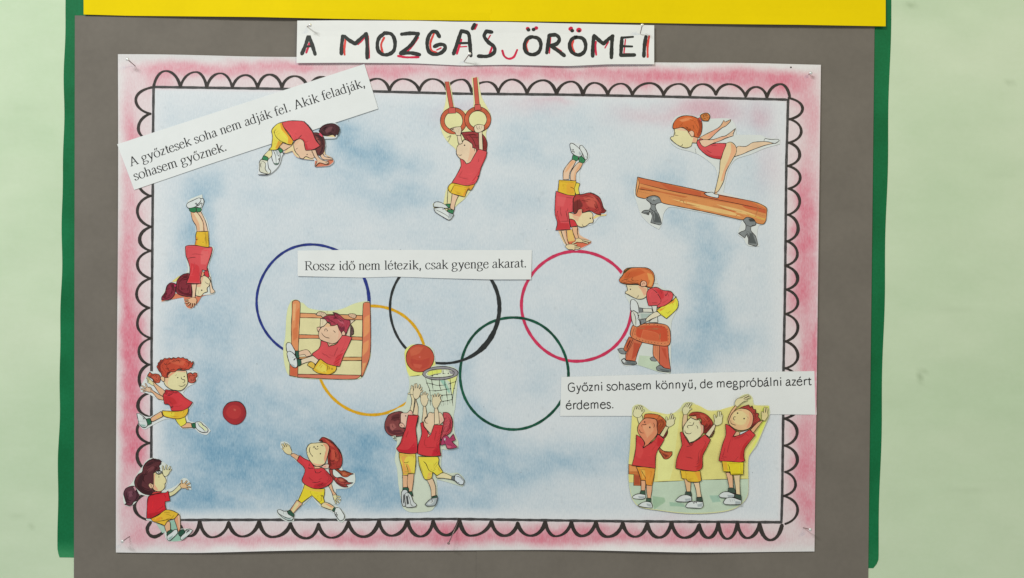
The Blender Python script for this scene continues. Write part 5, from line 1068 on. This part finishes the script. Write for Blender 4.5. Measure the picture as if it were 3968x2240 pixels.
# first child
F.p("braid", (188, 96, 62), "400,660 440,700 500,712 548,712 545,750 500,795 455,795 425,750 395,700", .9); F.s((140, 62, 50), "430,720 520,760 470,790"); F.ls(.8, "405,670 420,710", "440,740 490,770")
F.p("hair_back", (128, 60, 54), "440,470 490,440 495,500 460,560 435,560", .9)
F.p("arm", SL, "155,300 205,300 215,380 165,395 145,320", .9); F.hand((222, 216, 172), "100,270 115,225 185,235 200,270 180,310 140,318 105,295", "122,240 132,198;142,240 162,190;162,240 184,186;180,250 203,198;188,285 222,238", 13)
F.p("hair", (208, 110, 62), "222,330 235,285 310,278 400,295 465,350 480,400 450,450 400,520 365,490 375,420 365,345 290,325"); F.s((164, 76, 48), "375,350 440,330 475,400 440,460 400,515 372,480"); F.ls(.9, "235,322 300,328 365,345 400,300", "410,290 370,380", "400,345 385,410", "425,345 410,420", "445,360 440,430")
F.p("head", (218, 140, 104), "205,350 240,328 310,330 368,350 372,430 380,500 340,560 300,600 240,670 210,660 235,620 200,560 155,490 155,420"); F.s((230, 160, 120), "200,420 300,380 340,460 260,560"); F.s((226, 136, 100), "240,600 300,560 290,610 225,665"); F.ls(1, "195,425 200,402 250,402 240,390", "168,455 185,490 225,500", "195,408 210,435"); F.ls(.7, "330,380 345,410 335,440"); F.o(232, 372, 9); F.o(291, 433, 9); F.l("291,420 294,450", 1.2)
F.p("arm", SL, "405,525 470,420 510,430 445,545", .9); F.hand((222, 214, 172), "480,390 500,350 565,340 570,390 520,425 490,420", "515,360 539,280;540,355 558,295;560,365 578,325;492,385 482,320", 13)
F.p("leg", (226, 170, 132), "190,1045 245,1045 240,1130 235,1160 192,1160", .9); F.p("leg", (226, 172, 134), "252,1095 318,1105 315,1160 300,1250 265,1245 255,1180", .9)
F.p("sock", (66, 92, 74), "190,1160 235,1162 240,1205 175,1200"); F.p("shoe", WH, "90,1230 130,1205 175,1198 240,1210 240,1245 200,1260 100,1250"); F.s(WG, "150,1225 235,1225 235,1250 170,1250")
F.p("sock", (66, 92, 74), "255,1245 305,1250 305,1300 250,1290"); F.p("shoe", WH, "152,1335 200,1300 255,1288 305,1300 320,1340 315,1360 220,1352"); F.s(WG, "250,1305 305,1315 310,1350 260,1340")
F.p("shorts", (226, 148, 60), "135,885 240,890 352,905 340,1000 318,1105 250,1092 240,1045 190,1042 165,960"); F.s((230, 176, 80), "180,900 230,920 240,1000 200,1030"); F.ls(.9, "190,925 215,970 240,1010 245,1045")
F.p("shirt", (208, 68, 68), "135,518 200,560 230,620 210,670 290,620 350,570 380,520 400,520 460,572 420,640 385,690 360,760 355,905 240,890 85,870 110,780 130,660"); F.s((196, 50, 54), "380,540 455,575 400,660 370,640"); F.s((216, 78, 76), "150,600 220,700 180,800 130,760"); F.l("207,645 215,672 250,652", .8)
# second child
F.p("arm", (222, 190, 150), "680,290 720,270 720,360 690,410 670,480 665,400", .9); F.hand((222, 216, 172), "668,240 680,200 745,205 745,240 715,280 680,285", "690,215 713,170;710,210 738,160;730,212 767,160;730,238 766,218", 13)
F.p("hair_back", (120, 84, 60), "985,520 1025,440 1035,480 1005,540 975,550", .9)
F.p("hair", (176, 66, 54), "735,300 770,265 850,258 930,280 985,330 1015,380 1000,440 950,495 905,500 912,410 885,400 880,340 850,330 825,350 820,300"); F.s((120, 46, 42), "900,420 960,400 1010,400 990,450 930,500 905,490"); F.s((196, 90, 70), "860,280 930,300 970,360 900,350"); F.ls(.8, "740,300 830,290", "900,380 960,330", "915,420 990,380", "930,460 1005,410")
F.p("head", (226, 218, 176), "700,390 730,350 760,320 825,350 860,345 885,400 910,410 905,490 870,540 800,590 745,610 720,560 680,500 675,440"); F.s((230, 176, 150), "850,350 885,400 910,410 905,490 870,540 880,460"); F.s((230, 168, 120), "770,310 820,305 830,345 770,320"); F.ls(1.1, "695,465 700,495 745,508 768,498", "735,445 720,425 735,410 780,410 800,370", "740,372 765,382", "822,412 840,425 842,450"); F.ls(.7, "770,335 800,340", "850,375 870,385"); F.l("760,505 768,492", 1.6)
F.p("arm", (222, 208, 176), "930,515 1030,395 1045,410 1035,450 975,545", .9); F.hand((222, 216, 172), "1045,350 1070,310 1120,320 1115,385 1060,410 1035,390", "1077,330 1081,256;1098,325 1103,260;1114,340 1121,293;1048,375 1036,295", 15)
F.p("leg", (226, 184, 140), "685,1025 755,1050 760,1120 755,1175 715,1175 700,1090", .9); F.p("leg", (226, 196, 160), "795,1070 860,1065 870,1150 885,1235 835,1240 820,1150", .9)
F.p("sock", (66, 84, 72), "705,1172 765,1175 772,1225 695,1220"); F.ls(.6, "725,1180 722,1220", "745,1180 745,1222"); F.p("shoe", WH, "588,1270 640,1225 700,1210 765,1230 772,1280 700,1290 600,1285"); F.s(WG, "690,1255 765,1245 765,1278 700,1285")
F.p("sock", (66, 84, 72), "830,1238 890,1235 900,1290 830,1285"); F.ls(.6, "850,1242 848,1285", "870,1240 872,1285"); F.p("shoe", WH, "700,1345 730,1300 790,1285 900,1290 905,1335 880,1362 720,1355"); F.s(WG, "830,1320 900,1300 895,1350 840,1350"); F.ls(1, "780,1285 800,1310 805,1285 830,1305 825,1280")
F.p("shorts", YG, "642,925 720,935 870,935 885,1045 850,1062 740,1060 715,1040 715,1030 658,1020"); F.s((230, 160, 60), "800,940 868,940 882,1040 850,1055 830,1000"); F.ls(.9, "702,938 712,1030")
F.p("shirt", (208, 68, 68), "640,490 665,485 700,550 745,620 820,590 925,515 990,575 940,680 900,760 892,900 830,938 720,930 588,905 600,800 640,690 660,640"); F.s((194, 56, 52), "880,700 960,610 900,760 888,900 820,930 860,800"); F.ls(.9, "715,655 760,645 790,625", "655,660 680,630", "740,618 750,635 800,605", "690,545 740,610")
# third child
F.p("arm", (224, 176, 132), "1280,180 1310,180 1250,260 1195,390 1190,330 1230,240", .9); F.hand((222, 210, 164), "1270,150 1300,105 1370,95 1370,130 1330,165 1300,195 1275,180", "1345,103 1420,66;1360,117 1440,84;1350,135 1403,119", 13)
F.p("hair", (172, 68, 62), "1285,240 1340,205 1380,190 1430,175 1445,200 1470,185 1475,220 1510,230 1505,265 1545,275 1535,310 1560,345 1535,390 1480,420 1440,450 1430,430 1470,360 1470,290 1420,235 1350,215"); F.s((122, 50, 46), "1480,380 1540,360 1520,400 1440,445"); F.ls(.9, "1380,190 1420,210", "1430,178 1450,205 1472,190 1480,225 1512,232 1508,268 1545,278 1535,310 1560,345", "1440,410 1500,395", "1490,270 1500,290", "1450,225 1470,235")
F.p("head", (228, 186, 138), "1210,330 1240,270 1300,225 1350,215 1420,232 1475,290 1475,370 1440,440 1380,465 1310,465 1250,440 1200,390"); F.s((232, 206, 150), "1260,260 1350,240 1420,300 1380,400 1290,400 1240,340"); F.s((230, 160, 124), "1430,250 1475,300 1470,380 1430,440 1400,440 1440,350"); F.ls(1, "1222,350 1225,385 1255,402 1282,408", "1282,315 1262,310 1252,330 1262,350 1275,345", "1405,300 1425,330"); F.ls(.8, "1310,240 1350,242"); F.o(1300, 270, 9); F.o(1375, 333, 9)
F.p("arm", (224, 172, 128), "1450,460 1540,370 1570,360 1600,345 1550,410 1480,500", .9); F.hand((222, 206, 150), "1580,340 1585,270 1640,260 1648,300 1612,358", "1607,280 1614,210;1632,280 1640,215;1590,320 1584,260", 16)
F.p("collar", WH, "1325,490 1425,465 1400,495 1330,520", .8)
F.p("neck", SKP, "1280,475 1325,490 1320,520 1250,545", .8)
F.p("leg", (226, 178, 140), "1165,955 1205,955 1240,990 1250,1130 1205,1130 1185,1030", .9); F.p("leg", (226, 202, 160), "1255,985 1330,980 1325,1050 1330,1210 1285,1200 1270,1080", .9)
F.p("sock", (66, 84, 72), "1195,1130 1260,1135 1280,1195 1190,1180"); F.p("shoe", WH, "1085,1215 1130,1180 1190,1175 1265,1205 1260,1235 1200,1245 1095,1235"); F.s(WG, "1180,1210 1262,1210 1258,1235 1190,1240")
F.p("sock", (66, 84, 72), "1270,1200 1340,1212 1345,1275 1265,1240"); F.p("shoe", WH, "1135,1295 1170,1250 1240,1240 1345,1275 1340,1318 1240,1322 1150,1315"); F.s(WG, "1270,1280 1340,1285 1335,1315 1270,1318"); F.ls(.9, "1210,1255 1220,1290", "1232,1250 1245,1285", "1255,1255 1265,1280")
F.p("shorts", (230, 206, 50), "1120,820 1200,825 1370,835 1365,975 1220,980 1215,945 1135,940"); F.s((230, 176, 60), "1125,825 1180,830 1190,930 1140,935"); F.ls(.9, "1190,855 1205,890 1215,975")
F.p("shirt", (208, 66, 68), "1160,395 1200,410 1270,470 1285,480 1245,540 1330,520 1440,460 1505,520 1440,600 1385,680 1370,760 1385,820 1330,835 1200,825 1085,820 1095,760 1130,620 1165,520"); F.s((192, 50, 52), "1360,640 1480,530 1390,660 1375,820 1320,800"); F.ls(.9, "1250,830 1310,770", "1280,820 1290,800", "1110,790 1150,800", "1240,535 1255,545 1300,530")
F.end()
